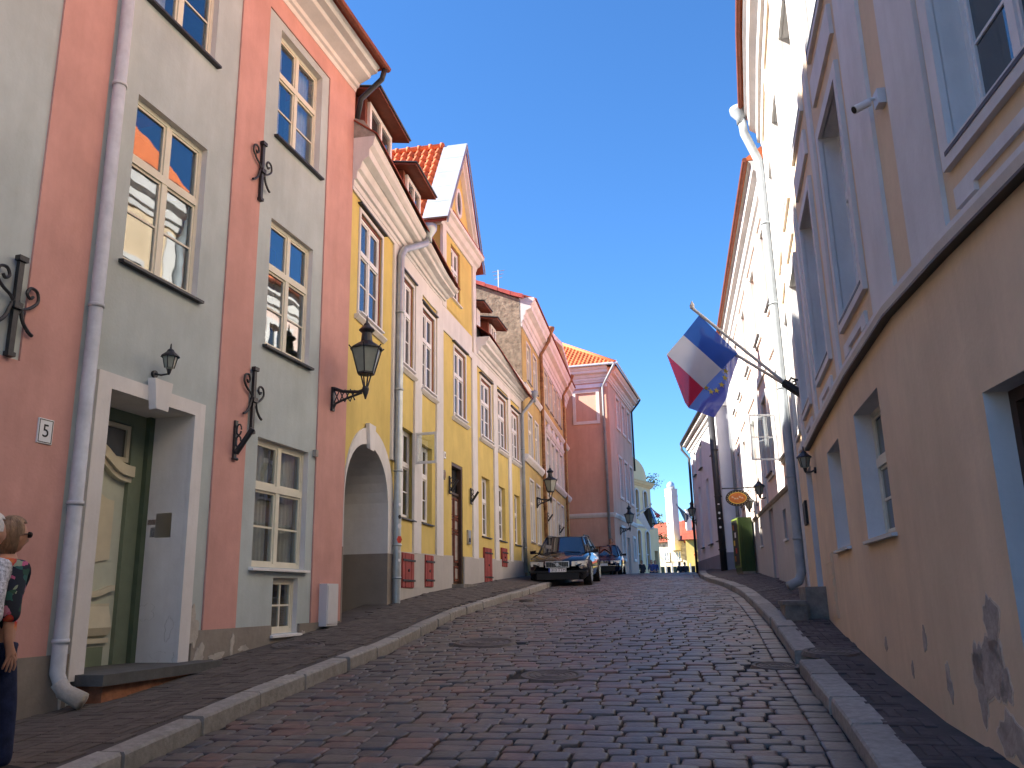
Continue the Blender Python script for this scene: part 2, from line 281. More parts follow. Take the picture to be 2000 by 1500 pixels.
def framing(mb, F, s0, s1, z0, z1, wd, d0, d1, mi=0, bottom=True, wtop=None):
    wt = wtop or wd
    fbox(mb, F, s0 - wd, s0, d0, d1, z0, z1, mi); fbox(mb, F, s1, s1 + wd, d0, d1, z0, z1, mi); fbox(mb, F, s0 - wd, s1 + wd, d0, d1, z1, z1 + wt, mi)
    if bottom: fbox(mb, F, s0 - wd, s1 + wd, d0, d1, z0 - wd, z0, mi)
def window(H, F, s0, s1, z0, z1, depth=.13, cols=2, rows=((.64, 2), (.36, 1)), fm=None, gm=None, bar=.025, split=0, curtain=None, sill='sill', sd=.07, outer=None, label=None, sep=True, room=True):
    fm = fm or M['cream']; gm = gm or M['gdark']; mb = MB(); D = -depth; fw_ = .055; mw = .045
    if outer:
        ob = MB(); framing(ob, F, s0 + .04, s1 - .04, z0 + .04, z1 - .04, .04, D + .01, D + .075); 
        s0 += .04; s1 -= .04; z0 += .04; z1 -= .04
    fbox(mb, F, s0, s0 + fw_, D, D + .06, z0, z1); fbox(mb, F, s1 - fw_, s1, D, D + .06, z0, z1)
    fbox(mb, F, s0 + fw_, s1 - fw_, D, D + .06, z1 - fw_, z1); fbox(mb, F, s0 + fw_, s1 - fw_, D, D + .06, z0, z0 + fw_)
    ws = (s1 - s0 - 2 * fw_ - (cols - 1) * 2 * mw) / cols; hz = z1 - z0 - 2 * fw_ - (len(rows) - 1) * 2 * mw; z = z0 + fw_; panes = []
    for c in range(1, cols): x = s0 + fw_ + c * ws + (c - 1) * 2 * mw; fbox(mb, F, x, x + 2 * mw, D + .003, D + .068, z0 + fw_, z1 - fw_)
    for ri, (fr, nb) in enumerate(rows):
        h = hz * fr
        if ri > 0: fbox(mb, F, s0 + fw_, s1 - fw_, D + .006, D + .075, z - 2 * mw, z)
        for c in range(cols):
            a = s0 + fw_ + c * (ws + 2 * mw); sw = .03
            fbox(mb, F, a, a + sw, D + .012, D + .05, z, z + h); fbox(mb, F, a + ws - sw, a + ws, D + .012, D + .05, z, z + h)
            fbox(mb, F, a + sw, a + ws - sw, D + .012, D + .05, z, z + sw); fbox(mb, F, a + sw, a + ws - sw, D + .012, D + .05, z + h - sw, z + h)
            gh = (h - 2 * sw - (nb - 1) * bar) / nb
            nsp = split + 1; gw = (ws - 2 * sw - split * bar) / nsp
            for k in range(1, nsp): fbox(mb, F, a + sw + k * gw + (k - 1) * bar, a + sw + k * gw + k * bar, D + .014, D + .046, z + sw, z + h - sw)
            for b in range(nb):
                zb = z + sw + b * (gh + bar)
                if b > 0: fbox(mb, F, a + sw, a + ws - sw, D + .016, D + .044, zb - bar, zb)
                for k in range(nsp): panes.append((a + sw + k * (gw + bar), a + sw + k * (gw + bar) + gw, zb, zb + gh))
        z += h + 2 * mw
    wobj = mb.build('window', fm, H, label=label)
    if outer: ob.build('frame', outer, wobj)
    if sep:
        for p in panes: q = MB(); fbox(q, F, p[0], p[1], D + .026, D + .032, p[2], p[3]); q.build('pane', gm, wobj)
    else:
        q = MB()
        for p in panes: fbox(q, F, p[0], p[1], D + .026, D + .032, p[2], p[3])
        q.build('pane', gm, wobj)
    if sill:
        q = MB(); fprofile(q, F, s0 - .06, s1 + .06, [(D + .062, z0 - .002), (sd, z0 - .02), (sd, z0 - .05), (D + .062, z0 - .05)]); q.build('sill', M[sill], wobj)
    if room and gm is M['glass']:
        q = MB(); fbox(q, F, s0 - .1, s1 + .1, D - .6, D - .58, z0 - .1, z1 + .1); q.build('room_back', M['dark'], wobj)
    if curtain:
        for (a, b) in curtain:
            q = MB(); n = max(8, int((b - a) * 44)); vs = []; fs = []
            for i in range(n + 1):
                x = a + (b - a) * i / n; dd = D - .09 + .025 * math.sin(i * 1.5) + random.uniform(-.008, .008)
                vs += [F.P(x, dd, z0), F.P(x, dd, z1)]
            for i in range(n): fs.append((2 * i, 2 * i + 2, 2 * i + 3, 2 * i + 1))
            q.add(vs, fs); q.build('curtain', M['curtain'], wobj, smooth=True)
    return wobj
def downpipe(H, pts, r, m, clips=(), name='downpipe', hopper=None):
    mb = MB(); mb.tube(pts, r, 12); o = mb.build(name, m, H, smooth=True)
    for c in clips:
        k = MB(); k.tube([Vector(c) - Vector((0, 0, .02)), Vector(c) + Vector((0, 0, .02))], r * 1.16, 12); k.build('pipe_collar', m, o, smooth=True)
    if hopper:
        k = MB(); k.lathe([(r, -.22), (r * 1.1, -.1), (r * 2.4, .06), (r * 2.5, .16), (r * 2.1, .16)], hopper, 14); k.build('hopper', m, o, smooth=True)
    return o
def blob(mb, F, cs, cz, rs, rz, d0, n=22, seed=0, rough=.35):
    rnd = random.Random(seed); ph = [rnd.uniform(0, 6.28) for _ in range(6)]; pts = []
    for i in range(n * 2):
        a = math.pi * i / n; k = 1 + rough * (math.sin(2 * a + ph[0]) * .5 + math.sin(3 * a + ph[1]) * .4 + math.sin(5 * a + ph[2]) * .35 + math.sin(9 * a + ph[3]) * .22 + math.sin(14 * a + ph[4]) * .12)
        pts.append((cs + rs * k * math.cos(a), cz + rz * k * math.sin(a)))
    front = [F.P(a, d0 + .004, b) for a, b in pts]; back = [F.P(a, d0 - .004, b) for a, b in pts]; m_ = len(pts)
    mb.add(front + back, [tuple(range(m_))] + [(i, m_ + i, m_ + (i + 1) % m_, (i + 1) % m_) for i in range(m_)])
# ------------------------------------------------------------------ setting: kerb lines and ground
LK = [(-4.2, -3), (-3.75, 1), (-2.77, 5.91), (-2.36, 8.35), (-1.68, 11.57), (-1.09, 15.68), (.21, 21.03), (1.0, 25.5), (2.3, 32), (3.6, 39), (5.0, 44.5), (6.6, 50), (8.0, 56), (10, 64), (13, 80), (14, 120)]
RK = [(.9, -3), (1.4, 1), (2.16, 5.48), (2.51, 7.0), (2.99, 9.46), (3.17, 10.18), (3.97, 13.87), (4.93, 18.98), (5.6, 23.5), (5.87, 26.4), (6.6, 31), (8.0, 38), (9.6, 44), (12, 52), (15, 64), (18, 80), (19, 120)]
lkx = lambda y: lerp_list(y, [p[1] for p in LK], [p[0] for p in LK]); rkx = lambda y: lerp_list(y, [p[1] for p in RK], [p[0] for p in RK])
A0 = (-6.38, .02); A_AZ = math.degrees(math.atan2(.2588, .9659))
FA = Fac([az(A0, A_AZ, -7), az(A0, A_AZ, 14.0)], -7)
B0 = (-2.757, 13.543); B1 = az(B0, 9.4, 5.3); B2 = az(B1, 12.2, 10.2); FB = Fac([B0, B1, B2])
C0 = (.36, 28.72); FC = Fac([C0, az(C0, 9.8, 13.9)])
DY = 44.0; kD = DY / 41.0; D0 = (4.78 * kD, DY); FDf = Fac([D0, az(D0, 16, 8.2)]); DE = az(D0, 106, -7.2); FDe = Fac([DE, D0])
R1P = [(1.95, -4.2), (2.55, 1.5), (2.95, 5.3), (3.12, 6.6), (3.55, 8.6), (4.2, 11.3), (4.85, 13.9), (5.61, 16.68)]
FR1 = Fac(R1P, -math.hypot(.6, 5.7), -1); R1E = FR1.s[-1]
R2A = (5.70, 16.95); FR2 = Fac([R2A, az(R2A, 10.4, 15.2)], 0, -1)
R3A = (7.97, 32.5); FR3 = Fac([R3A, az(R3A, 5.2, 9.2)], 0, -1); FR3e = Fac([R3A, az(R3A, 95.2, 5)], 0, 1)
def lwx(y):
    pts = [FA.p[0], FA.p[1], FB.p[1], FB.p[2], FC.p[1], Vector(D0), FDf.p[1], Vector((9, 53.5)), Vector((15, 85))]
    return lerp_list(y, [p[1] for p in pts], [p[0] for p in pts])
def rwx(y):
    pts = [Vector(p) for p in R1P] + [FR2.p[1], Vector(R3A), FR3.p[1], Vector((13, 50)), Vector((20, 85))]
    return lerp_list(y, [p[1] for p in pts], [p[0] for p in pts])
def rpz(y, x=None):
    u = 1 if x is None else min(1, max(0, (x - rkx(y) - .3) / max(.3, rwx(y) - rkx(y) - .3)))
    return gz(y) + .115 + u * .13 * min(1, max(0, (y - 12) / 6))
def lpz(y, x):
    a, b = lwx(y), lkx(y); u = min(1, max(0, (b - x) / max(.3, b - a))); return gz(y) + .12 + u * lerp_list(y, [8.6, 10.2, 11, 16.5], [-.09, -.01, .0, .13])
def ysamples(a, b, st):
    r = []; y = a
    while y < b: r.append(y); y += st * (1 + max(0, y) / 25)
    return r + [b]
def strip(name, xa, xb, za, y0, y1, m, parent=None, nx=4, st=.6, kind='structure', zoff=0):
    mb = MB(); ys = ysamples(y0, y1, st); vs = []; fs = []
    for y in ys:
        for k in range(nx + 1): x = xa(y) + (xb(y) - xa(y)) * k / nx; vs.append((x, y, za(y, x) + zoff))
    for i in range(len(ys) - 1):
        for k in range(nx): a = i * (nx + 1) + k; fs.append((a, a + 1, a + nx + 2, a + nx + 1))
    mb.add(vs, fs); o = mb.build(name, m, parent, smooth=True)
    if kind: o['kind'] = kind
    return o
gmb = MB(); gy = [-400, -60] + ysamples(-20, 120, 2) + [300, 1500]; gx = [-1500, -100, -30, 0, 30, 100, 1500]
for y in gy:
    for x in gx: gmb.v.append((x, y, gz(y) - .35))
for i in range(len(gy) - 1):
    for k in range(len(gx) - 1): a = i * len(gx) + k; gmb.f.append((a, a + 1, a + len(gx) + 1, a + len(gx))); gmb.m.append(0)
gmb.build('ground', M['ground'], None, kind='structure')
def roadz(y, x):
    a, b = lkx(y), rkx(y); u = (x - a) / (b - a) * 2 - 1; return gz(y) + .02 * (1 - u * u)
road = strip('road', lambda y: lkx(y) - .05, lambda y: rkx(y) + .05, roadz, -3, 120, M['road'], nx=8, zoff=-.028)
lpav = strip('pavement_left', lambda y: lwx(y) - .4, lambda y: lkx(y) - .185, lpz, -3, 56, M['asph'], nx=4)
rpav = strip('pavement_right', lambda y: rkx(y) + .255, lambda y: rwx(y) + .5, lambda y, x: rpz(y, x), -3, 56, M['asph'], nx=3)
# kerb stones
def kerbline(name, line, y0, y1, wd, inner, gap=None):
    root = MB()  # bedding strip under the stones
    ys = ysamples(y0, y1, .8)
    for a, b in zip(ys[:-1], ys[1:]):
        x0, x1 = line(a), line(b); o = wd * .5 * inner
        root.quad((x0, a, gz(a) - .1), (x1, b, gz(b) - .1), (x1 + 2 * o, b, gz(b) - .1), (x0 + 2 * o, a, gz(a) - .1))
    k = root.build(name, M['road'], None, kind='structure'); y = y0; i = 0
    while y < y1:
        L = random.uniform(.85, 1.25) if y < 30 else 3
        ye = y + L * .965
        if gap and y < gap[1] and ye > gap[0]:
            if y < gap[0] - .2: ye = gap[0]; L = (ye - y) / .965
            else: y = gap[1]; continue
        a, b = Vector((line(y + .008), y + .008)), Vector((line(ye - .008), ye - .008)); t = (b - a).normalized(); n = Vector((t.y, -t.x)) * inner
        q = MB(); jz = random.uniform(-.008, .01); jo = random.uniform(-.012, .012); bv = .02; prof = []
        for (p, yy) in ((a, y), (b, ye)):
            zt = gz(yy) + .125 + jz
            prof.append([(p + n * (jo), zt - .33), (p + n * (jo + .006), zt - bv), (p + n * (jo + bv), zt), (p + n * (jo + wd - .01), zt + .004), (p + n * (jo + wd), zt - .05), (p + n * (jo + wd), zt - .3)])
        vs = [(v.x, v.y, z) for pr in prof for v, z in pr]; m_ = 6
        q.add(vs, [(j, m_ + j, m_ + (j + 1) % m_, (j + 1) % m_) for j in range(m_)] + [tuple(range(m_ - 1, -1, -1)), tuple(range(m_, 2 * m_))])
        q.build('kerb_stone', M['kerb'], k); y += L; i += 1
    return k
kerbline('kerb_left', lkx, 3.5, 50, .2, -1); kerbline('kerb_right', rkx, 3.2, 50, .27, 1, gap=(9.5, 10.15))
# covers lie in the paving: keep stones out of them
covers = [((-.44, 12.18), .42, 'road'), ((.36, 9.45), .33, 'road'), ((2.86, 9.85), .26, 'road'), ((3.52, 9.95), .30, 'right'), ((-2.83, 11.36), .33, 'left'), ((1.9, 21.5), .38, 'road'), ((.2, 17.6), .14, 'left2'), ((5.35, 18.6), .22, 'right2')]
def sett_mesh(mb, cx, cy, t, n, hl, hw, z, slope, rnd):
    """t along row, n along street; octagonal softened block"""
    tilt1 = rnd.uniform(-.02, .02); tilt2 = rnd.uniform(-.025, .025); dz = rnd.uniform(-.008, .009); ch = min(hl, hw) * rnd.uniform(.10, .32)
    out = [(-hl + ch, -hw), (hl - ch, -hw), (hl, -hw + ch), (hl, hw - ch), (hl - ch, hw), (-hl + ch, hw), (-hl, hw - ch), (-hl, -hw + ch)]
    out = [(a + rnd.uniform(-.008, .008), b + rnd.uniform(-.007, .007)) for a, b in out]; vs = []
    for sc_, zz in ((1.0, -.06), (1.0, -.012), (.955, -.002), (.80, .001)):
        for a, b in out:
            p = Vector((cx, cy)) + t * (a * sc_) + n * (b * sc_)
            vs.append((p.x, p.y, z + zz + dz + a * tilt1 + b * tilt2 + b * slope))
    fs = [(r_ * 8 + k, r_ * 8 + (k + 1) % 8, (r_ + 1) * 8 + (k + 1) % 8, (r_ + 1) * 8 + k) for r_ in range(3) for k in range(8)] + [tuple(range(24, 32))]
    mb.add(vs, fs)
rnd = random.Random(3); stones = []
ax = Vector((math.sin(R(11.5)), math.cos(R(11.5)))); tx = Vector((ax.y, -ax.x)); v = 2.6
while v < 58:
    rw = rnd.uniform(.135, .195) * (1 if v < 26 else 1.3); u = -7 + rnd.uniform(0, .2); bow = 0
    while u < 9:
        ln = rnd.uniform(.17, .36) if v < 26 else rnd.uniform(.22, .38)
        wob = .05 * math.sin(u * .9 + v * .23) + .03 * math.sin(u * 2.3 + v); o0 = Vector((-1.2, 0)) + ax * (v + rw / 2 + wob)
        ua, ub = u, u + ln; ym = (o0 + tx * (u + ln / 2)).y; xl, xr = lkx(ym) + .02, rkx(ym) - .235
        ua = max(ua, (xl - o0.x) / tx.x); ub = min(ub, (xr - o0.x) / tx.x)
        if 0 < ub - ua < .42 and u + ln < 9 and ub == u + ln and (xr - (o0 + tx * ub).x) < .10: ub = (xr - o0.x) / tx.x
        c = o0 + tx * ((ua + ub) / 2)
        if ub - ua > .07 and c.y > 0 and not any((c - Vector(k[0])).length < k[1] + .06 for k in covers if k[2] == 'road'):
            stones.append((c, tx, ax, (ub - ua) / 2 - rnd.uniform(.004, .009), rw / 2 - rnd.uniform(.004, .008)))
        u += ln
    v += rw
y = 3.0
while y < 50:                                # the two lines of longer stones along the right kerb
    L = rnd.uniform(.19, .28); 
    for o in (.105,):
        x = rkx(y + L / 2) - o - .02; t = (Vector((rkx(y + L), y + L)) - Vector((rkx(y), y))).normalized()
        if not any((Vector((x, y + L / 2)) - Vector(k[0])).length < k[1] + .05 for k in covers if k[2] == 'road'): stones.append((Vector((x, y + L / 2)), Vector((t.y, -t.x)), t, .105, L / 2 - .008))
    y += L
def shown(c, z):
    p = proj((c.x, c.y, z)); return -10 < p[0] < 2010 and p[1] < 1510
stones.sort(key=lambda s_: (0 if shown(s_[0], gz(s_[0].y)) else 1, s_[0].y))
rest = MB()
for i, (c, t, n, hl, hw) in enumerate(stones):
    z = roadz(c.y, c.x); sl = (gz(c.y + .3) - gz(c.y - .3)) / .6
    if i < 296:
        mb = MB(); sett_mesh(mb, c.x, c.y, t, n, hl, hw, z, sl, rnd); mb.build('sett', M['sett'], road, smooth=True)
    else: sett_mesh(rest, c.x, c.y, t, n, hl, hw, z, sl, rnd)
rest.build('setts', M['sett'], road, smooth=True, kind='stuff')
def bricks(parent, inside, zf, m, a_deg, origin, y0, y1, mod, nper):
    a = Vector((math.sin(R(a_deg)), math.cos(R(a_deg)))); t = Vector((a.y, -a.x)); bl = []
    n = int((y1 - y0) / mod) + 4; bw = mod / nper
    for j in range(n):
        for i in range(-16, 17):
            for k in range(nper):
                if (i + j) % 2: cu, cv, hu, hv = i * mod, j * mod + (k - (nper - 1) / 2) * bw, mod / 2, bw / 2
                else: cu, cv, hu, hv = i * mod + (k - (nper - 1) / 2) * bw, j * mod, bw / 2, mod / 2
                c = Vector(origin) + a * cv + t * cu
                if inside(c.x, c.y): bl.append((c, t, a, hu - .0035, hv - .0035))
    bl.sort(key=lambda s_: (0 if shown(s_[0], gz(s_[0].y)) else 1, s_[0].y)); rest = MB()
    for i, (c, t_, a_, hu, hv) in enumerate(bl):
        mb = MB() if i < 296 else rest; vs = []; jz = rnd.uniform(-.003, .004); tl = rnd.uniform(-.012, .012)
        for sc_, zz in ((0, -.02), (0, .008), (.005, .012)):
            for sa, sb in ((-1, -1), (1, -1), (1, 1), (-1, 1)):
                p = c + t_ * (sa * (hu - sc_)) + a_ * (sb * (hv - sc_)); vs.append((p.x, p.y, zf(p.y, p.x) + zz + jz + sa * hu * tl))
        mb.add(vs, [(r_ * 4 + k, r_ * 4 + (k + 1) % 4, r_ * 4 + 4 + (k + 1) % 4, r_ * 4 + 4 + k) for r_ in range(2) for k in range(4)] + [(8, 9, 10, 11)])
        if i < 296: mb.build('paving_brick', m, parent)
    rest.build('paving_bricks', m, parent, kind='stuff')
cov = lambda x, y, w: any((Vector((x, y)) - Vector(k[0])).length < k[1] + .05 for k in covers if k[2].startswith(w))
bricks(rpav, lambda x, y: rkx(y) + .335 < x < 99 and rkx(y) < x < rwx(y) - .10 and not cov(x, y, 'right'), lambda y, x: rpz(y, x), M['pave'], 12, (2.7, 3.6), 3.6, 26, .27, 3)
bricks(lpav, lambda x, y: lwx(y) + .12 < x < lkx(y) - .28 and not cov(x, y, 'left'), lpz, M['paveL'], 14, (-3.6, 3.6), 3.6, 24, .26, 3)
labs = {0: 'large round brown cover in the cobbles, nearer the left kerb', 1: 'small ringed manhole cover in the middle of the cobbles', 2: 'round drain cover in the gap of the right kerb', 3: 'grated round cover set in the right pavement bricks', 4: 'dark round cover in the left pavement below the small basement window', 5: 'flat dark cover in the cobbles in front of the parked cars', 6: 'small round cap in the left pavement near the arched passage', 7: 'small flat cover in the right pavement beside the grey plinth'}
for i, (c, r_, wh) in enumerate(covers):
    zf = (lambda x, y: roadz(y, x)) if wh == 'road' else ((lambda x, y: rpz(y, x) + .012) if wh.startswith('right') else (lambda x, y: lpz(y, x) + .01))
    o = thing('manhole_cover', (c[0], c[1], zf(*c)), labs[i], 'manhole cover', 'round covers in the street'); rings = MB(); n = 28
    def ring(mb, ra, rb, za, zb=None):
        vs = []
        for rr, zz in ((ra, za), (rb, zb if zb is not None else za)):
            for k in range(n): a = 2 * math.pi * k / n; x, y_ = c[0] + rr * math.cos(a), c[1] + rr * math.sin(a); vs.append((x, y_, zf(x, y_) + zz))
        mb.add(vs, [(k, (k + 1) % n, n + (k + 1) % n, n + k) for k in range(n)])
    lid = MB(); ring(lid, .001, r_ * .8, .004); lid.build('lid', M['iron_cover'], o)
    for f in ((.25, .32), (.45, .52), (.65, .72)): ring(rings, r_ * f[0], r_ * f[1], .011); ring(rings, r_ * f[1], r_ * (f[1] + .03), .011, .004); ring(rings, r_ * (f[0] - .03), r_ * f[0], .004, .011)
    rings.build('raised_ring', M['iron_cover'], o)
    fr = MB(); ring(fr, r_ * .86, r_ * 1.0, .012); ring(fr, r_, r_ * 1.1, .012, -.03); ring(fr, r_ * .8, r_ * .86, -.006, .012); fr.build('rim', M['iron_cover'], o)
# ------------------------------------------------------------------ house A: grey green and pink
def base(F, s_, z=None):
    p = F.P(s_, 0, 0); p.z = gz(p.y) if z is None else z; return p
HA = thing('terraced_house', base(FA, 10), 'tall grey-green house with pink vertical bands at the left, number 5', 'house')
holesA = [(8.69, 9.98, 8.45, 10.25, .14), (8.68, 9.97, 5.19, 7.19, .14), (11.53, 12.84, 8.28, 10.08, .16), (11.52, 12.75, 5.06, 6.96, .13), (11.48, 12.86, 2.06, 3.76, .14), (12.03, 12.70, 1.2, 1.93, .13), (8.66, 10.05, .93, 3.76, .64), (5.2, 6.5, 5.19, 7.19, .14), (5.2, 6.5, 8.45, 10.25, .14)]
mb = MB(); fwall(mb, FA, -7, 14.0, -1.5, 10.62, holesA, 0, 1); fshell(mb, FA, -7, 14.0, -1.5, 10.62, 9, 0); mb.build('wall', [M['grey'], M['white']], HA)
for (a, b, c, d) in ((7.52, 8.2, 1.18, 10.6), (-7, 7.52, 1.18, 3.75), (10.5, 11.17, 1.31, 10.6), (13.07, 14.02, 1.31, 10.6), (11.17, 13.07, 10.22, 10.6)):
    mb = MB(); fbox(mb, FA, a, b, -.01, .022, c, d); mb.build('pink_band', M['pink'], HA)
for (a, b, c, d) in ((10.3, 12.0, -.6, 1.31), (12.73, 14.03, -.6, 1.31), (12.0, 12.73, -.6, 1.145), (-7, 8.48, -.6, 1.18)):
    mb = MB(); fbox(mb, FA, a, b, -.02, .03, c, d); mb.build('plinth', M['plinth'], HA)
mb = MB(); fprofile(mb, FA, -7, 14.02, [(-.05, 10.55), (.03, 10.55), (.05, 10.62), (.09, 10.64), (.11, 10.70), (.2, 10.74), (.3, 10.78), (.33, 10.84), (.44, 10.86), (.46, 10.93), (.5, 10.96), (-.05, 10.96)]); mb.build('cornice', M['creamwall'] if False else M['white'], HA)
rA = MB(); e0 = [FA.P(-7, .58, 10.97), FA.P(14.12, .58, 10.97)]; rg = [FA.P(-7, -5, 17.6), FA.P(8.6, -5, 17.6)]; bk = [FA.P(-7, -10, 10.97), FA.P(14.12, -10, 10.97)]
rA.quad(e0[0], e0[1], rg[1], rg[0]); rA.poly([e0[1], bk[1], rg[1]]); rA.quad(bk[1], bk[0], rg[0], rg[1]); rA.quad(e0[0], bk[0], bk[1], e0[1]); rA.build('roof', M['oldtile'], HA)
gt = MB(); gt.tube([FA.P(-7, .60, 10.98), FA.P(14.15, .60, 10.98)], .06, 8); gt.build('gutter', M['brownwood'], HA)
downpipe(HA, [FA.P(14.05, .58, 10.95), FA.P(14.1, .5, 10.78), FA.P(14.1, .1, 10.45), FA.P(14.1, .02, 10.0)], .05, M['pipe_black'])
for i, (h, cu) in enumerate(zip(holesA[:6] + holesA[7:], [[(8.7, 9.2)], None, [(11.6, 11.95), (12.4, 12.8)], None, [(11.5, 12.12), (12.22, 12.84)], None, None, None])):
    bw = i == 5
    window(HA, FA, *h[:4], depth=h[4], cols=1 if bw else 2, rows=((1, 2),) if bw else ((.64, 2), (.36, 1)), gm=M['glass'], split=1 if bw else 0, curtain=cu, sill='winwhite' if i in (4, 5) else 'sill')
# doorway
fr = MB(); framing(fr, FA, 8.66, 10.05, .93, 3.76, .19, -.01, .045, bottom=False, wtop=.16); fp = fr.build('door_surround', M['white'], HA)
k = MB(); k.add([FA.P(9.24, .046, 3.66), FA.P(9.46, .046, 3.66), FA.P(9.52, .046, 4.0), FA.P(9.18, .046, 4.0), FA.P(9.25, .13, 3.67), FA.P(9.45, .13, 3.67), FA.P(9.50, .13, 4.0), FA.P(9.20, .13, 4.0)], [(0, 3, 2, 1), (4, 5, 6, 7), (0, 1, 5, 4), (1, 2, 6, 5), (2, 3, 7, 6), (3, 0, 4, 7)]); k.build('keystone', M['white'], fp)
st = MB(); fbox(st, FA, 8.55, 10.42, -.62, .36, .885, .985); so = st.build('doorstep', M['slab'], HA); st = MB(); fbox(st, FA, 8.62, 10.36, .0, .30, .4, .883); st.build('step_base', M['brick'], so)
dr = MB(); fbox(dr, FA, 9.76, 10.05, -.66, -.56, .94, 3.76); fbox(dr, FA, 8.66, 8.82, -.66, -.56, .94, 3.76); fbox(dr, FA, 8.82, 9.76, -.66, -.56, 3.62, 3.76); df = dr.build('door_frame', M['greenframe'], HA)
q = MB(); fbox(q, FA, 9.97, 10.05, -.56, -.50, .94, 3.76); q.build('moulding', M['dgreen'], df)
leaf = MB(); fbox(leaf, FA, 8.82, 9.76, -.66, -.61, .94, 3.15); dl = leaf.build('door', M['door_mint'], HA)
def relief(name, pts, d0, d1, m, par):
    q = MB(); n = len(pts); vs = [FA.P(a, d0, b) for a, b in pts] + [FA.P(a, d1, b) for a, b in pts]
    q.add(vs, [tuple(range(n, 2 * n)), tuple(range(n - 1, -1, -1))] + [(i, (i + 1) % n, n + (i + 1) % n, n + i) for i in range(n)]); return q.build(name, m, par)
def crown(z, h, a=8.8, b=9.78, sh=.2):
    t_ = []; n = 16
    for i in range(n + 1): u = i / n; t_.append((a + (b - a) * u, z + h + sh * math.exp(-((u - .42) / .26) ** 2)))
    return t_ + [(x, y_ - h) for x, y_ in reversed(t_)]
relief('head_moulding', crown(3.02, .12), -.615, -.50, M['door_cream'], dl); relief('head_moulding', crown(2.96, .055), -.612, -.54, M['door_cream'], dl)
pan = [(8.95, 1.98)] + [(9.6, 2.12 - .02)] + [(9.6, 2.72)] + [(x, y_) for x, y_ in reversed(crown(2.74, 0, 8.95, 9.6, .16)[:17])]
relief('upper_panel', pan, -.612, -.59, M['door_cream'], dl)
relief('rail_moulding', [(x, 1.86 + .05 * math.sin((x - 8.85) * 9) - (x - 8.85) * .10) for x in [8.85 + i * .05 for i in range(18)]] + [(x, 1.80 + .05 * math.sin((x - 8.85) * 9) - (x - 8.85) * .10) for x in [8.85 + i * .05 for i in range(17, -1, -1)]], -.612, -.56, M['door_cream'], dl)
q = MB(); fprofile(q, FA, 8.9, 9.66, [(-.612, 1.28), (-.56, 1.30), (-.53, 1.38), (-.56, 1.5), (-.585, 1.6), (-.585, 1.63), (-.612, 1.63)]); q.build('lower_panel', M['door_cream'], dl)
q = MB(); fbox(q, FA, 8.88, 9.68, -.612, -.57, 1.22, 1.27); q.build('rail', M['door_cream'], dl)
q = MB(); fbox(q, FA, 8.92, 9.64, -.612, -.598, .98, 1.18); q.build('kick_panel', M['greenframe'], dl)
q = MB(); q.tube([FA.P(8.98, -.61, 2.02), FA.P(8.98, -.56, 2.02)], .025, 10); q.build('handle', M['black'], dl)
q = MB(); fbox(q, FA, 8.82, 9.76, -.65, -.62, 3.15, 3.62); fl = q.build('fanlight', M['dark'], HA)
q = MB(); framing(q, FA, 8.88, 9.70, 3.24, 3.56, .05, -.62, -.58); fbox(q, FA, 9.27, 9.31, -.62, -.585, 3.24, 3.56); q.build('frame', M['door_cream'], fl)
q = MB(); fbox(q, FA, 8.88, 9.70, -.618, -.61, 3.24, 3.56); q.build('pane', M['gdark'], fl)
# iron wall anchors
def anchor(H, F, s_, zc, h, fl=1):
    q = MB(); fbox(q, F, s_ - .028, s_ + .028, .03, .07, zc - h / 2, zc + h / 2); fbox(q, F, s_ - .05, s_ + .05, .03, .09, zc + h / 2 - .03, zc + h / 2 + .02); fbox(q, F, s_ - .04, s_ + .04, .025, .085, zc - h / 2 - .02, zc - h / 2 + .02)
    fbox(q, F, s_ - .045, s_ + .045, .03, .095, zc - .03, zc + .03)
    def sw(pts, r=.015):
        n = len(pts); out = []
        for i in range(n - 1):
            p0, p1, p2, p3 = [Vector(pts[min(max(k, 0), n - 1)]) for k in (i - 1, i, i + 1, i + 2)]
            for u in (0, .25, .5, .75): out.append(.5 * (2 * p1 + (p2 - p0) * u + (2 * p0 - 5 * p1 + 4 * p2 - p3) * u * u + (3 * p1 - p0 - 3 * p2 + p3) * u ** 3))
        out.append(Vector(pts[-1])); q.tube([F.P(s_ + a.x, .055, zc + a.y) for a in out], r, 6)
    for sg, up_o in ((-1, .10), (1, .0)):
        sw([(sg * .02, -.08 + up_o), (sg * .07, -.02 + up_o), (sg * .16, .03 + up_o), (sg * .235, .11 + up_o), (sg * .215, .20 + up_o), (sg * .14, .215 + up_o), (sg * .105, .155 + up_o), (sg * .145, .115 + up_o), (sg * .175, .145 + up_o)])
        sw([(sg * .02, .05), (sg * .06, -.03), (sg * .10, -.13), (sg * .17, -.20), (sg * .215, -.22)], .017)
    return q.build('wall_anchor', M['iron'], H)
for s_, zc, h in ((11.13, 7.48, .86), (11.235, 4.2, .86), (7.37, 4.22, .9), (7.62, 8.5, .9), (3.7, 4.22, .9)): anchor(HA, FA, s_, zc, h)
downpipe(HA, [FA.P(8.27, .1, 10.5), FA.P(8.27, .1, 1.02), FA.P(8.30, .16, .86), FA.P(8.33, .3, .80)], .066, M['pipe_white'], [FA.P(8.27, .1, z) for z in (7.02, 4.52, 2.55, 1.3, 9.4)])
q = MB(); q.tube([FA.P(8.27, .12, .95), FA.P(8.30, .18, .86), FA.P(8.34, .34, .78)], [.07, .073, .08], 12); q.build('pipe_shoe', M['barewhite'], HA, smooth=True)
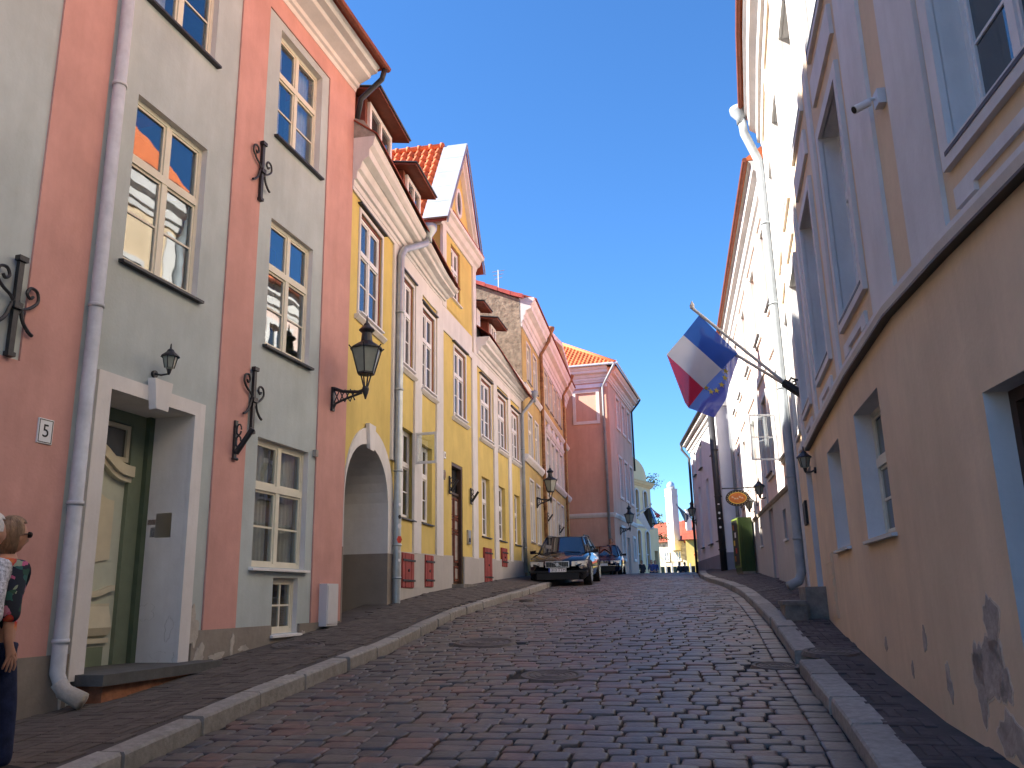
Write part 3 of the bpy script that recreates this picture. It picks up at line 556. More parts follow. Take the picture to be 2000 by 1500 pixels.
q = MB(); fbox(q, FA, 13.30, 13.66, .02, .15, 1.25, 1.86); mo = q.build('meter_box', M['camwhite'], HA); q = MB(); fbox(q, FA, 13.32, 13.64, .15, .162, 1.28, 1.83); q.build('meter_door', M['camwhite'], mo)
q = MB(); fbox(q, FA, 12.98, 13.05, .0, .06, 3.72, 3.82); q.build('junction_box', M['bare'], HA)
bp = MB()
for i, (a, b, c, d) in enumerate(((10.45, 1.02, .10, .12), (10.8, 1.0, .13, .05), (11.1, 1.12, .04, .12), (11.35, 1.06, .09, .04), (12.85, 1.14, .05, .08), (13.3, 1.16, .15, .03), (8.4, 1.1, .05, .3), (7.8, .9, .06, .2), (7.2, .8, .05, .12), (10.3, 1.35, .09, .22))): blob(bp, FA, a, b, c, d, .032, seed=i)
bp.build('flaked_patch', M['barewhite'], HA, kind='stuff')
# flakes on the right reveal of the doorway
FJ = Fac([tuple(FA.P(10.05, -.62, 0).xy), tuple(FA.P(10.05, 0, 0).xy)], 0, -1)
bp = MB(); blob(bp, FJ, .18, 1.52, .13, .10, .0, seed=21); blob(bp, FJ, .52, 1.35, .05, .12, .0, seed=22); blob(bp, FJ, .48, 1.04, .13, .07, .0, seed=25); bp.build('bare_patch', M['bare'], HA, kind='stuff')
# things on house A
t = thing('house_number_plate', FA.P(7.885, .02, 3.17), 'white enamel plate reading 5 on pink wall left of the white downpipe', 'number plate')
q = MB(); fbox(q, FA, 7.80, 7.975, .02, .035, 3.06, 3.29); q.build('plate', M['plate'], t); q = MB(); framing(q, FA, 7.815, 7.96, 3.075, 3.275, .006, .035, .038); q.build('border', M['ink'], t)
def text(s_, F, x, z, d, size, m, par, flip=False):
    cu = bpy.data.curves.new('lettering', 'FONT'); cu.body = s_; cu.size = size; cu.extrude = .001; cu.align_x = 'CENTER'; cu.align_y = 'CENTER'; cu.materials.append(m)
    o = bpy.data.objects.new('lettering', cu); col.objects.link(o); o.parent = par
    o = as_mesh(o); T_ = F.T(x) * F.side; N_ = F.N(x).normalized(); p = F.P(x, d, z) - root_of(par).location
    o.matrix_local = Matrix(((T_.x, 0, N_.x, p.x), (T_.y, 0, N_.y, p.y), (T_.z, 1, N_.z, p.z), (0, 0, 0, 1))); return o
text('5', FA, 7.888, 3.172, .037, .17, M['ink'], t)
t = thing('door_intercom', FJ.P(.35, 0, 2.48), 'steel door intercom on the white reveal right of the cream door', 'intercom')
q = MB(); fbox(q, FJ, .24, .45, 0, .06, 2.35, 2.63); q.build('panel', M['steel'], t)
q = MB(); q.tube([FJ.P(.32, .06, 2.56), FJ.P(.32, .066, 2.56)], .028, 12); q.build('camera_lens', M['black'], t)
for z in (2.39, 2.42, 2.45): q = MB(); fbox(q, FJ, .28, .36, .06, .066, z, z + .018); q.build('button', M['plate'], t)
q = MB(); fbox(q, FJ, .13, .235, 0, .02, 2.50, 2.56); q.build('name_plate', M['brass'], t); q = MB(); fbox(q, FJ, .17, .235, 0, .03, 2.36, 2.47); q.build('card_reader', M['black'], t)
def flag_holder(F, s_, z, label, sc_=1):
    t = thing('flag_holder', F.P(s_, .02, z), label, 'flag bracket', 'empty iron flag brackets'); q = MB(); fbox(q, F, s_ - .03, s_ + .03, .02, .05, z - .27 * sc_, z + .22 * sc_); q.build('back_plate', M['iron'], t)
    q = MB(); q.tube([F.P(s_, .06, z - .2 * sc_), F.P(s_, .28 * sc_, z + .10 * sc_)], .036 * sc_, 10); q.build('socket', M['iron'], t)
    q = MB()
    for o in (.1, -.05): q.tube([F.P(s_, .05 + .07 * sc_ * (1 + math.cos(i * .6)) * .5, z + o * sc_ + .07 * sc_ * math.sin(i * .6)) for i in range(11)], .011, 6)
    q.tube([F.P(s_ - .05, .05, z - .27 * sc_), F.P(s_ + .05, .05, z - .27 * sc_)], .02, 6); q.build('scroll', M['iron'], t)
    return t
flag_holder(FA, 10.9, 3.64, 'empty black scrolled flag bracket on the pink band of the grey-green house', 1.0)
def lantern(root, c, sc_=1.0, n=6):
    """hanging street lantern, c = bottom centre of glass"""
    c = Vector(c); r0, r1, h = .15 * sc_, .27 * sc_, .42 * sc_; fr = MB()
    for k in range(n):
        a = 2 * math.pi * (k + .5) / n; d = Vector((math.cos(a), math.sin(a), 0)); fr.tube([c + d * r0, c + d * r1 + Vector((0, 0, h))], .012 * sc_, 5)
        fr.tube([c + d * r1 + Vector((0, 0, h)), c + d * (r1 + .05 * sc_) + Vector((0, 0, h + .05 * sc_))], .012 * sc_, 5)
    fr.lathe([(r0 * .9, -.03 * sc_), (r0 * 1.05, -.02 * sc_), (r0 * 1.05, .01 * sc_)], c, n); fr.build('frame', M['iron'], root)
    q = MB(); q.lathe([(r0 * .95, .0), (r1 * .95, h)], c, n); q.build('lamp_glass', M['lampglass'], root)
    q = MB(); q.lathe([(r1 * 1.04, h), (r1 * 1.04, h + .02 * sc_), (r1 * .62, h + .10 * sc_), (r1 * .5, h + .12 * sc_), (.10 * sc_, h + .15 * sc_), (.085 * sc_, h + .30 * sc_), (.14 * sc_, h + .35 * sc_), (.13 * sc_, h + .37 * sc_), (.06 * sc_, h + .43 * sc_), (.05 * sc_, h + .47 * sc_), (.02 * sc_, h + .50 * sc_), (.008 * sc_, h + .62 * sc_)], c, n * 2); q.build('lamp_cap', M['iron'], root)
def street_lamp(F, s_, zm, arm, label, sc_=1.0, group='bracket street lanterns'):
    t = thing('street_lantern', F.P(s_, .02, zm), label, 'street lantern', group); q = MB(); P = lambda d, z: F.P(s_, d, zm + z)
    fbox(q, F, s_ - .04, s_ + .04, .02, .06, zm - .28 * sc_, zm + .14 * sc_); q.tube([P(.04, .12 * sc_), P(arm * .35, .05 * sc_), P(arm * .8, .02 * sc_), P(arm, .05 * sc_)], [.035 * sc_, .028 * sc_, .028 * sc_, .04 * sc_], 8)
    q.tube([P(.05, -.24 * sc_), P(.1 * sc_, -.15 * sc_), P(arm * .4, -.09 * sc_), P(arm * .9, .0)], .022 * sc_, 8)
    x = .06
    while x < arm * .6: q.tube([P(x, -.14 * sc_), P(x + .09 * sc_, .06 * sc_)], .011 * sc_, 5); q.tube([P(x + .09 * sc_, -.12 * sc_), P(x, .08 * sc_)], .011 * sc_, 5); x += .1 * sc_
    q.lathe([(.012, -.12 * sc_), (.03 * sc_, -.06 * sc_), (.05 * sc_, 0), (.06 * sc_, .06 * sc_), (.05 * sc_, .1 * sc_)], P(arm, 0), 10); q.build('bracket', M['iron'], t)
    q = MB()
    for k in range(4): a = k * 1.57 + .6; d = Vector((math.cos(a), math.sin(a), 0)); q.tube([P(arm, .08 * sc_) + d * .03 * sc_, P(arm, .33 * sc_) + d * .1 * sc_], .014 * sc_, 6)
    q.build('support', M['iron'], t); lantern(t, P(arm, .34 * sc_), sc_); return t
street_lamp(FA, 13.5, 4.78, .60, 'large black lattice bracket lantern between the pink band and the yellow arch', .92)
def coach_lamp(F, s_, zm, arm, label, sc_=1, tilt=0, ds=0):
    t = thing('coach_lamp', F.P(s_, .02, zm), label, 'wall lamp', 'small black coach lamps'); P = lambda d, z: F.P(s_ + ds * d, d, zm + z); q = MB()
    q.tube([F.P(s_, .0, zm), F.P(s_, .03, zm)], .065 * sc_, 12); q.tube([P(.03, 0), P(arm * .5, -.03 * sc_), P(arm, -.02 * sc_), P(arm, .06 * sc_)], .018 * sc_, 8); q.build('arm', M['iron'], t)
    c = P(arm, .06 * sc_); q = MB(); q.lathe([(.04 * sc_, 0), (.075 * sc_, .03 * sc_), (.12 * sc_, .22 * sc_)], c, 6); q.build('lamp_glass', M['lampglass'], t)
    q = MB()
    for k in range(6): a = 2 * math.pi * (k + .5) / 6; d = Vector((math.cos(a), math.sin(a), 0)); q.tube([c + d * .077 * sc_ + Vector((0, 0, .02 * sc_)), c + d * .124 * sc_ + Vector((0, 0, .225 * sc_))], .009 * sc_, 5)
    q.build('frame', M['iron'], t)
    q = MB(); q.lathe([(.16 * sc_, .22 * sc_), (.15 * sc_, .24 * sc_), (.07 * sc_, .31 * sc_), (.05 * sc_, .35 * sc_), (.02 * sc_, .37 * sc_), (.01 * sc_, .46 * sc_)], c, 12); q.build('lamp_cap', M['iron'], t)
    q = MB(); q.lathe([(.01 * sc_, -.1 * sc_), (.03 * sc_, -.06 * sc_), (.045 * sc_, 0)], c, 8); q.build('finial', M['iron'], t); return t
coach_lamp(FA, 9.32, 4.08, .2, 'small black coach lamp above the white doorway of number 5', .64)
# ------------------------------------------------------------------ house B: yellow with gable
HB = thing('terraced_house', base(FB, 7), 'yellow house with white strips, arched passage and a pointed street gable', 'house')
up_w = [(.5, 1.72, 6.5, 8.42), (2.98, 3.9, 6.28, 8.2), (4.62, 5.62, 6.17, 8.02), (7.28, 8.36, 6.08, 7.86), (9.97, 11.15, 6.02, 7.72), (12.05, 13.15, 6.05, 7.70), (13.98, 15.08, 6.0, 7.62)]
gf_w = [(3.1, 4.1, 3.2, 5.0), (4.67, 5.5, 3.22, 4.9), (10.0, 10.92, 3.27, 4.9), (12.0, 12.9, 3.28, 4.88), (14.25, 15.08, 3.28, 4.87)]
holesB = [h + (.10,) for h in up_w] + [h + (.17,) for h in gf_w] + [(7.06, 8.06, 1.95, 4.86, .16), (0.02, 2.3, .3, 4.26, 0)]
mb = MB(); fwall(mb, FB, 0, 15.5, .2, 8.75, holesB, 0, 2); fshell(mb, FB, 0, 15.5, .2, 8.75, 9, 0)
# arch spandrels and tunnel
def arch_pts(a, b, spring, top, n=20): return [(a + (b - a) * (1 - math.cos(math.pi * i / n)) / 2, spring + (top - spring) * math.sin(math.pi * i / n) ** .8) for i in range(n + 1)]
ap = arch_pts(.02, 2.3, 3.1, 4.26)
for (a, b), (c, d) in zip(ap[:-1], ap[1:]): mb.quad(FB.P(a, 0, b), FB.P(c, 0, d), FB.P(c, 0, 4.26), FB.P(a, 0, 4.26), 0)
wB = mb.build('wall', [M['yellow'], M['white'], M['yellow']], HB)
mb = MB(); zsplit = 2.44
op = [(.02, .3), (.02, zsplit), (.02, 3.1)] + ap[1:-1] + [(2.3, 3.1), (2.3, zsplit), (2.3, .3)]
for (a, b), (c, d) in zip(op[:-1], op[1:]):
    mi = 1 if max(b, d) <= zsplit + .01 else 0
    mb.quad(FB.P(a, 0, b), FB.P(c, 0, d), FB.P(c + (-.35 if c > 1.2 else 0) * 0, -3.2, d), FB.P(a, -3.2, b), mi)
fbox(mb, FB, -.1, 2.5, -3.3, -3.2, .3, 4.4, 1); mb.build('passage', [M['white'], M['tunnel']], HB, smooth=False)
mb = MB(); ao = arch_pts(-.0, 2.42 + .22, 3.05, 4.58); ao = [(max(.0, a), b) for a, b in ao]
inn = [(.02, zsplit)] + ap + [(2.3, zsplit)]; outr = [(.0, zsplit)] + ao + [(2.64, zsplit)]
for i in range(len(inn) - 1):
    p = [inn[i], inn[i + 1], outr[i + 1], outr[i]]; mb.hexa([FB.P(a, .0, b) for a, b in p] + [FB.P(a, .03, b) for a, b in p])
ar = mb.build('arch_surround', M['white'], HB)
mb = MB(); mb.hexa([FB.P(a, 0.02, b) for a, b in ((1.06, 4.2), (1.26, 4.2), (1.34, 4.62), (.98, 4.62))] + [FB.P(a, .09, b) for a, b in ((1.06, 4.16), (1.26, 4.16), (1.34, 4.62), (.98, 4.62))]); mb.build('keystone', M['white'], ar)
mb = MB(); fbox(mb, FB, .0, .035, 0, .032, .3, zsplit); mb.build('plinth', M['tunnel'], HB); mb = MB(); fbox(mb, FB, 2.3, 2.64, 0, .032, .3, zsplit); mb.build('plinth', M['tunnel'], HB)
def tprof(F, s0, s1, za, zb, zb0, d0, d1, name, m, H):
    q = MB(); c = F.cuts(s0, s1); vs = []; fs = []
    for x in c:
        u = (x - s0) / (s1 - s0); vs += [F.P(x, d0, zb0), F.P(x, d1, zb0), F.P(x, d1, za + (zb - za) * u), F.P(x, d0, za + (zb - za) * u)]
    for i in range(len(c) - 1):
        for k in range(4): fs.append((4 * i + k, 4 * i + 4 + k, 4 * i + 4 + (k + 1) % 4, 4 * i + (k + 1) % 4))
    e = 4 * (len(c) - 1); fs += [(0, 1, 2, 3), (e + 3, e + 2, e + 1, e)]; q.add(vs, fs); return q.build(name, m, H)
tprof(FB, 2.64, 7.06, 2.5, 2.60, .3, -.02, .035, 'plinth', M['lightgrey'], HB); tprof(FB, 8.06, 15.5, 2.62, 2.78, .3, -.02, .035, 'plinth', M['lightgrey'], HB)
for a, b, zt in ((2.42, 2.92, 8.3), (3.99, 4.53, 8.3), (5.75, 6.25, 8.3), (8.95, 9.45, 8.05), (11.4, 11.85, 7.95), (13.38, 13.76, 7.95), (15.2, 15.52, 7.95)):
    mb = MB(); fbox(mb, FB, a, b, -.01, .045, 2.5 + .018 * a - .05 if a > 2.45 else 4.2, zt); mb.build('pilaster', M['white'], HB)
for a, b, c, d in ((2.42, 6.25, 8.3, 8.7), (0, 2.42, 8.62, 8.7), (6.25, 8.95, 8.0, 8.62), (8.95, 15.52, 7.95, 8.2)):
    mb = MB(); fbox(mb, FB, a, b, -.01, .040, c, d); mb.build('frieze', M['white'], HB)
prof = lambda z0, z1, D: [(-.05, z0), (.05, z0), (.06, z0 + .12 * (z1 - z0)), (.10, z0 + .14 * (z1 - z0)), (.11, z0 + .3 * (z1 - z0)), (.16, z0 + .34 * (z1 - z0)), (.2, z0 + .5 * (z1 - z0)), (D * .75, z0 + .58 * (z1 - z0)), (D * .77, z0 + .74 * (z1 - z0)), (D * .92, z0 + .82 * (z1 - z0)), (D, z0 + .97 * (z1 - z0)), (D, z1), (-.05, z1)]
mb = MB(); fprofile(mb, FB, -.0, 6.3, prof(8.7, 9.62, .42), slope=.105, zref=8.7); mb.build('cornice', M['white'], HB)
mb = MB(); fprofile(mb, FB, 9.4, 15.6, prof(8.2, 8.75, .42), slope=.035, zref=8.2); mb.build('cornice', M['white'], HB)
mb = MB(); fbox(mb, FB, -.02, 6.35, -.1, .46, 9.63, 9.645); 
rB = MB()
def roof2(mb, F, s0, s1, e0, e1, d_e, d_r, zr, th=.06):
    a, b, c, d = F.P(s0, d_e, e0), F.P(s1, d_e, e1), F.P(s1, d_r, zr), F.P(s0, d_r, zr); u = Vector((0, 0, th))
    mb.hexa([a, b, c, d, a + u, b + u, c + u, d + u])
    e, f = F.P(s1, 2 * d_r, e1), F.P(s0, 2 * d_r, e0); mb.hexa([d, c, e, f, d + u, c + u, e + u, f + u])
roof2(rB, FB, -.02, 6.3, 9.63, 8.98, .47, -4.5, 13.2, .03); roof2(rB, FB, 9.45, 15.55, 8.78, 8.27, .47, -4.5, 12.6, .03); rBo = rB.build('roof', M['oldtile'], HB)
# gable bay
gs0, gs1, gpk, gzb, gzt = 6.2, 9.4, 7.8, 11.15, 13.75
holesG = [(7.06, 7.93, 9.1, 10.62, .12)]
mb = MB(); fwall(mb, FB, gs0, gs1, 8.7, gzb, holesG, 0, 0); mb.add([FB.P(gs0, 0, gzb), FB.P(gs1, 0, gzb), FB.P(gpk, 0, gzt)], [(0, 1, 2)], 0)
mb.quad(FB.P(gs0, 0, 8.7), FB.P(gs0, 0, gzb), FB.P(gs0, -3.5, gzb), FB.P(gs0, -3.5, 8.7)); mb.quad(FB.P(gs1, 0, 8.7), FB.P(gs1, -3.5, 8.7), FB.P(gs1, -3.5, gzb), FB.P(gs1, 0, gzb)); ga = mb.build('gable', M['yellow'], HB)
mb = MB(); fbox(mb, FB, gs0 - .01, gs0 + .3, -.02, .05, 8.62, 10.85); mb.build('corner_strip', M['white'], ga); mb = MB(); fbox(mb, FB, gs1 - .3, gs1 + .01, -.02, .05, 8.2, 10.85); mb.build('corner_strip', M['white'], ga)
mb = MB(); fprofile(mb, FB, gs0 - .12, gs1 + .12, [(-.3, 10.75), (.04, 10.75), (.07, 10.85), (.14, 10.9), (.2, 11.02), (.27, 11.06), (.28, 11.15), (-.3, 11.15)]); mb.build('gable_cornice', M['white'], ga)
mb = MB(); fbox(mb, FB, gs0 + .1, gs1 + .1, .0, .295, 11.152, 11.17); mb.build('cornice_flashing', M['redcap'], ga)
for sg, e in ((-1, gs0 + .02), (1, gs1 - .02)):
    mb = MB(); zb = gzb - .14
    for (o0, o1, dd) in ((.0, .16, .20), (.16, .30, .12)):
        dx = (gpk - e); n = Vector((0, 0)); k0 = (gzt - .02 - o0 * 1.4); k1 = (gzt - .02 - o1 * 1.4); z0a = zb + .12 - o0 * 1.4 * .55
        mb.hexa([FB.P(e, 0, zb + .05 - o0 * .5), FB.P(gpk, 0, k0), FB.P(gpk, 0, k1), FB.P(e + dx * o1 * .35, 0, zb + .02), FB.P(e, dd, zb + .05 - o0 * .5), FB.P(gpk, dd, k0), FB.P(gpk, dd, k1), FB.P(e + dx * o1 * .35, dd, zb + .02)])
    mb.build('rake_moulding', M['white'], ga)
mb = MB(); cpt = [(7.72 + .2 * math.cos(2 * math.pi * i / 20), 12.05 + .33 * math.sin(2 * math.pi * i / 20)) for i in range(20)]; cpo = [(7.72 + .29 * math.cos(2 * math.pi * i / 20), 12.05 + .43 * math.sin(2 * math.pi * i / 20)) for i in range(20)]
for i in range(20): j = (i + 1) % 20; p = [cpt[i], cpt[j], cpo[j], cpo[i]]; mb.hexa([FB.P(a, .0, b) for a, b in p] + [FB.P(a, .05, b) for a, b in p])
ow = mb.build('oval_window', M['white'], ga); mb = MB(); mb.poly([FB.P(a, .012, b) for a, b in cpt]); mb.build('pane', M['gdark'], ow)
window(HB, FB, *holesG[0][:4], depth=.12, rows=((.62, 2), (.38, 1)), fm=M['winwhite'], outer=M['winred'], sill='winwhite')
# gable roof: both slopes, individual pantiles on the visible one
hw_ = (gs1 - gs0) / 2 + .28; zt_ = gzt + .10; ze_ = zt_ - hw_ * (gzt - gzb) / ((gs1 - gs0) / 2)
mb = MB()
for sg in (-1, 1):
    a, b = FB.P(gpk, .22, zt_ - .03), FB.P(gpk + sg * hw_, .22, ze_ - .03); c, d = FB.P(gpk + sg * hw_, -4.6, ze_ - .03), FB.P(gpk, -4.6, zt_ - .03); u = Vector((0, 0, -.05)); mb.hexa([a, b, c, d, a + u, b + u, c + u, d + u])
gr = mb.build('gable_roof', M['oldtile'], HB)
def pantile_mesh(name, w_, l_):
    vs = []; fs = []; n = 7
    for j, (yy, zz) in enumerate(((0, .03), (l_, .0))):
        for i in range(n): u = i / (n - 1); vs.append((u * w_ * 1.08, yy, zz + .035 * math.sin(u * 2 * math.pi) + .02))
    for i in range(n): u = i / (n - 1); vs.append((u * w_ * 1.08, 0, .03 + .035 * math.sin(u * 2 * math.pi)))
    for i in range(n - 1): fs.append((i, i + 1, n + i + 1, n + i)); fs.append((2 * n + i, 2 * n + i + 1, i + 1, i))
    me = bpy.data.meshes.new(name); me.from_pydata(vs, [], fs); me.materials.append(M['tile']); me.polygons.foreach_set('use_smooth', [True] * len(fs)); me.update(); return me
tile = pantile_mesh('roof_tile', .20, .34); tl = []
dn = (FB.P(gpk - hw_, 0, ze_) - FB.P(gpk, 0, zt_)); slen = dn.length; dn.normalize(); bx = -FB.N(gpk).normalized(); nrm = bx.cross(-dn).normalized()
if nrm.z < 0: nrm = -nrm
nrow = int(slen / .29)
for r_ in range(nrow):
    for c in range(19):
        p = FB.P(gpk, .22 - .62, zt_ - .02) + dn * ((r_ + 1) * slen / nrow) + bx * (c * .2)
        X, Y, Z = bx, -dn, nrm
        if X.cross(Y).dot(Z) < 0: X = -bx; p = p + bx * .2
        inst(tile, 'roof_tile', gr, Matrix(((X.x, Y.x, Z.x, p.x), (X.y, Y.y, Z.y, p.y), (X.z, Y.z, Z.z, p.z), (0, 0, 0, 1))))
for k in range(5):
    mb = MB(); a = FB.P(gpk, .26, zt_) + dn * (slen * k / 5); b = FB.P(gpk, .26, zt_) + dn * (slen * (k + 1) / 5 - .01); up_ = nrm * .05; mb.hexa([a, b, b + bx * .66, a + bx * .66, a + up_, b + up_, b + up_ + bx * .66, a + up_ + bx * .66]); mb.build('metal_sheet', M['zinc'], gr)
mb = MB(); mb.tube([FB.P(gpk, .2 - .6, zt_ + .04), FB.P(gpk, -4.4, zt_ + .04)], .09, 8); mb.build('ridge_tiles', M['tile'], gr, smooth=True)
for i in range(12): mb = MB(); p = FB.P(gpk, -.42 - i * .33, zt_ + .05); q_ = FB.P(gpk, -.42 - i * .33 - .08, zt_ + .05); mb.tube([p, q_], .105, 8); mb.build('ridge_tile', M['tile'], gr, smooth=True)
mb = MB(); a, b = FB.P(gpk, .27, zt_ + .02), FB.P(gpk - hw_, .27, ze_ + .02); c, d = FB.P(gpk, .27, zt_ - .12), FB.P(gpk - hw_, .27, ze_ - .12); mb.prism([a, b, d, c], -FB.N(gpk) * .03); a, b = FB.P(gpk, .27, zt_ + .02), FB.P(gpk + hw_, .27, ze_ + .02); c, d = FB.P(gpk, .27, zt_ - .1), FB.P(gpk + hw_, .27, ze_ - .1); mb.prism([a, b, d, c], -FB.N(gpk) * .03); mb.build('verge_board', M['slate'], gr)
# shed dormers
def dormer(s0, s1, zb, zt, d_f=-.05):
    mb = MB(); fwall(mb, FB, s0 + .2, s1 - .2, zb, zt, [], 0); 
    body = MB()
    for x in (s0 + .2, s1 - .2): body.poly([FB.P(x, d_f, zb), FB.P(x, d_f, zt), FB.P(x, -2.2, zt + .25), FB.P(x, -2.2, zb)])
    body.quad(FB.P(s0 + .2, d_f, zb), FB.P(s1 - .2, d_f, zb), FB.P(s1 - .2, d_f, zt), FB.P(s0 + .2, d_f, zt)); do = body.build('dormer', M['brownwood'], HB)
    r_ = MB(); a, b = FB.P(s0, d_f + .34, zt - .02), FB.P(s1, d_f + .34, zt - .02); c, d = FB.P(s1, -2.6, zt + .40), FB.P(s0, -2.6, zt + .40); u = Vector((0, 0, .05)); r_.hexa([a, b, c, d, a + u, b + u, c + u, d + u]); r_.build('dormer_roof', M['brownwood'], do)
    e = MB(); e.tube([FB.P(s0, d_f + .36, zt + .04), FB.P(s1, d_f + .36, zt + .04)], .025, 6); e.tube([FB.P(s0, d_f + .36, zt + .04), FB.P(s0, -2.6, zt + .46)], .025, 6); e.build('roof_edge', M['sill'], do)
    g = MB(); framing(g, FB, s0 + .42, s1 - .42, zb + .15, zt - .15, .1, d_f, d_f + .06); fbox(g, FB, (s0 + s1) / 2 - .04, (s0 + s1) / 2 + .04, d_f, d_f + .06, zb + .15, zt - .15); wd_ = g.build('frame', M['winwhite'], do)
    g = MB(); fbox(g, FB, s0 + .42, s1 - .42, d_f - .01, d_f + .02, zb + .15, zt - .15); g.build('pane', M['gdark'], do)
dormer(.55, 2.55, 9.7, 10.95); dormer(3.05, 4.75, 9.3, 10.72); dormer(9.6, 10.6, 8.7, 9.85, -.12); dormer(11.0, 12.3, 8.65, 9.80, -.05)
mb = MB(); mb.hexa([FB.P(-.0, -.6, 9.62), FB.P(.6, -.6, 9.62), FB.P(.6, .44, 9.62), FB.P(.0, .44, 9.62), FB.P(.0, -.6, 10.25), FB.P(.6, -.6, 10.05), FB.P(.6, .42, 9.66), FB.P(.0, .2, 9.95)]); mb.build('flashing', M['bare'], HB)
# windows of B
for i, h in enumerate(up_w):
    window(HB, FB, *h, depth=.10, rows=((.64, 2), (.36, 1)), fm=M['winwhite'], outer=M['winred'], sill='winwhite', sd=.09, split=0 if i == 0 else 0)
    mb = MB(); framing(mb, FB, h[0], h[1], h[2], h[3], .07, -.01, .025); fprofile(mb, FB, h[0] - .18, h[1] + .18, [(0, h[2] - .16), (.03, h[2] - .16), (.09, h[2] - .10), (.09, h[2] - .072), (0, h[2] - .072)]); so = mb.build('window_surround', M['white'], HB)
    mb = MB(); fbox(mb, FB, h[0] - .14, h[1] + .14, .0, .08, h[3] + .102, h[3] + .135); mb.build('hood', M['sill'], so)
for i, h in enumerate(gf_w): window(HB, FB, *h, depth=.17, rows=((.62, 2), (.38, 1)), fm=M['winwhite'], sill='sill', sd=.05, outer=None, split=0)
# open casement of the first ground floor window
T0 = FB.P(4.05, .03, 0); FO = Fac([tuple(T0.xy), tuple(FB.P(4.02, .5, 0).xy)], 0, 1)
mb = MB(); framing(mb, FO, .06, .44, 4.40, 4.96, .05, -.02, .02, bottom=True); oc = mb.build('open_casement', M['winwhite'], HB); mb = MB(); fbox(mb, FO, .06, .44, -.004, .004, 4.40, 4.96); mb.build('pane', M['glass'], oc)
# door of B
mb = MB(); fbox(mb, FB, 7.06, 8.06, -.18, -.12, 1.95, 4.1); do = mb.build('door', M['darkwood'], HB)
for z0, z1 in ((2.05, 2.35), (2.5, 3.15), (3.25, 3.5), (3.6, 4.0)):
    for a in (7.14, 7.6): mb = MB(); framing(mb, FB, a + .06, a + .32, z0, z1, .035, -.12, -.095); mb.build('panel_moulding', M['brownwood'], do); mb = MB(); fbox(mb, FB, a + .08, a + .30, -.12, -.10, z0 + .03, z1 - .03); mb.build('door_panel', M['bare'], do)
mb = MB(); fbox(mb, FB, 7.06, 8.06, -.17, -.14, 4.16, 4.86); ft = mb.build('fanlight', M['gdark'], HB); mb = MB(); fbox(mb, FB, 7.06, 7.96, -.18, -.08, 4.1, 4.16); fbox(mb, FB, 7.96, 8.06, -.118, -.015, 1.95, 4.86); fbox(mb, FB, 7.06, 7.96, -.138, -.015, 4.78, 4.86); mb.build('door_frame', M['darkwood'], ft)
mb = MB(); fbox(mb, FB, 6.95, 8.2, -.3, .32, 1.5, 1.94); mb.build('doorstep', M['step'], HB)
# basement shutters
for s0, s1, z0, z1, lb in ((3.15, 3.95, 1.83, 2.5, 0), (4.83, 5.45, 1.86, 2.53, 0), (10.05, 10.85, 2.02, 2.95, 0), (12.15, 12.8, 2.5, 3.05, 0)):
    sh = MB(); fbox(sh, FB, s0, s1, .0, .05, z0, z1); so = sh.build('basement_shutter', M['shutter'], HB); n = 4
    for k in range(n): q = MB(); a = s0 + (s1 - s0) * k / n; fbox(q, FB, a + .008, a + (s1 - s0) / n - .008, .05, .062 + .004 * (k % 2), z0 + .01, z1 - .01); q.build('plank', M['shutter'], so)
    for z in (z0 + .14, z1 - .14): q = MB(); fbox(q, FB, s0 + .02, s1 + .06, .064, .078, z - .02, z + .02); q.build('strap_hinge', M['iron'], so)
    q = MB(); q.tube([FB.P((s0 + s1) / 2, .06, (z0 + z1) / 2), FB.P((s0 + s1) / 2, .085, (z0 + z1) / 2)], .03, 8); q.build('ring_pull', M['iron'], so)
downpipe(HB, [FB.P(3.55, .42, 9.2), FB.P(3.5, .40, 9.05), FB.P(2.75, .14, 8.62), FB.P(2.6, .12, 8.4), FB.P(2.58, .12, 1.55), FB.P(2.6, .16, 1.38), FB.P(2.62, .34, 1.30)], .075, M['pipe_grey'], [FB.P(2.59, .12, z) for z in (7.2, 5.6, 4.0, 2.6, 2.0)], hopper=FB.P(3.55, .44, 9.32))
downpipe(HB, [FB.P(15.7, .45, 8.35), FB.P(15.6, .38, 8.2), FB.P(15.25, .12, 7.75), FB.P(15.25, .12, 2.4)], .06, M['pipe_lite'], [FB.P(15.25, .12, z) for z in (6.5, 4.6, 3.2)], hopper=FB.P(15.7, .47, 8.45))
for i, (a, z, sz, m) in enumerate(((.055, 2.95, .09, 'camwhite'), (.0, 2.7, .12, 'red'), (.03, 2.48, .05, 'camwhite'), (-.01, 3.35, .06, 'plate'), (.02, 3.12, .07, 'ink'), (.03, 2.32, .05, 'plate'))):
    q = MB(); c = FB.P(2.58, .12, z); n_ = (FB.N(2.58) * .8 - FB.T(2.58) * .6).normalized(); t_ = Vector((-n_.y, n_.x, 0)); o = c + n_ * .077
    pts = [o + t_ * (sz * .5 * math.cos(k * 1.05 + i)) - n_ * .003 + Vector((0, 0, sz * .6 * math.sin(k * 1.05 + i))) for k in range(6)]; q.prism(pts, n_ * .004); q.build('sticker', M[m], HB)
flag_holder(FB, 6.78, 4.28, 'empty black flag bracket left of the dark brown door of the yellow house', .85); flag_holder(FB, 8.72, 4.22, 'empty black flag bracket right of the dark brown door of the yellow house', .85)
t = thing('house_plaque', FB.P(6.42, 0, 4.9), 'small white plaque on the yellow wall, upper of the two left of the brown door', 'plaque'); q = MB(); fbox(q, FB, 6.36, 6.50, .0, .03, 4.84, 5.0); q.build('plate', M['plate'], t); q = MB(); fbox(q, FB, 6.39, 6.47, .03, .034, 4.88, 4.96); q.build('mark', M['bare'], t)
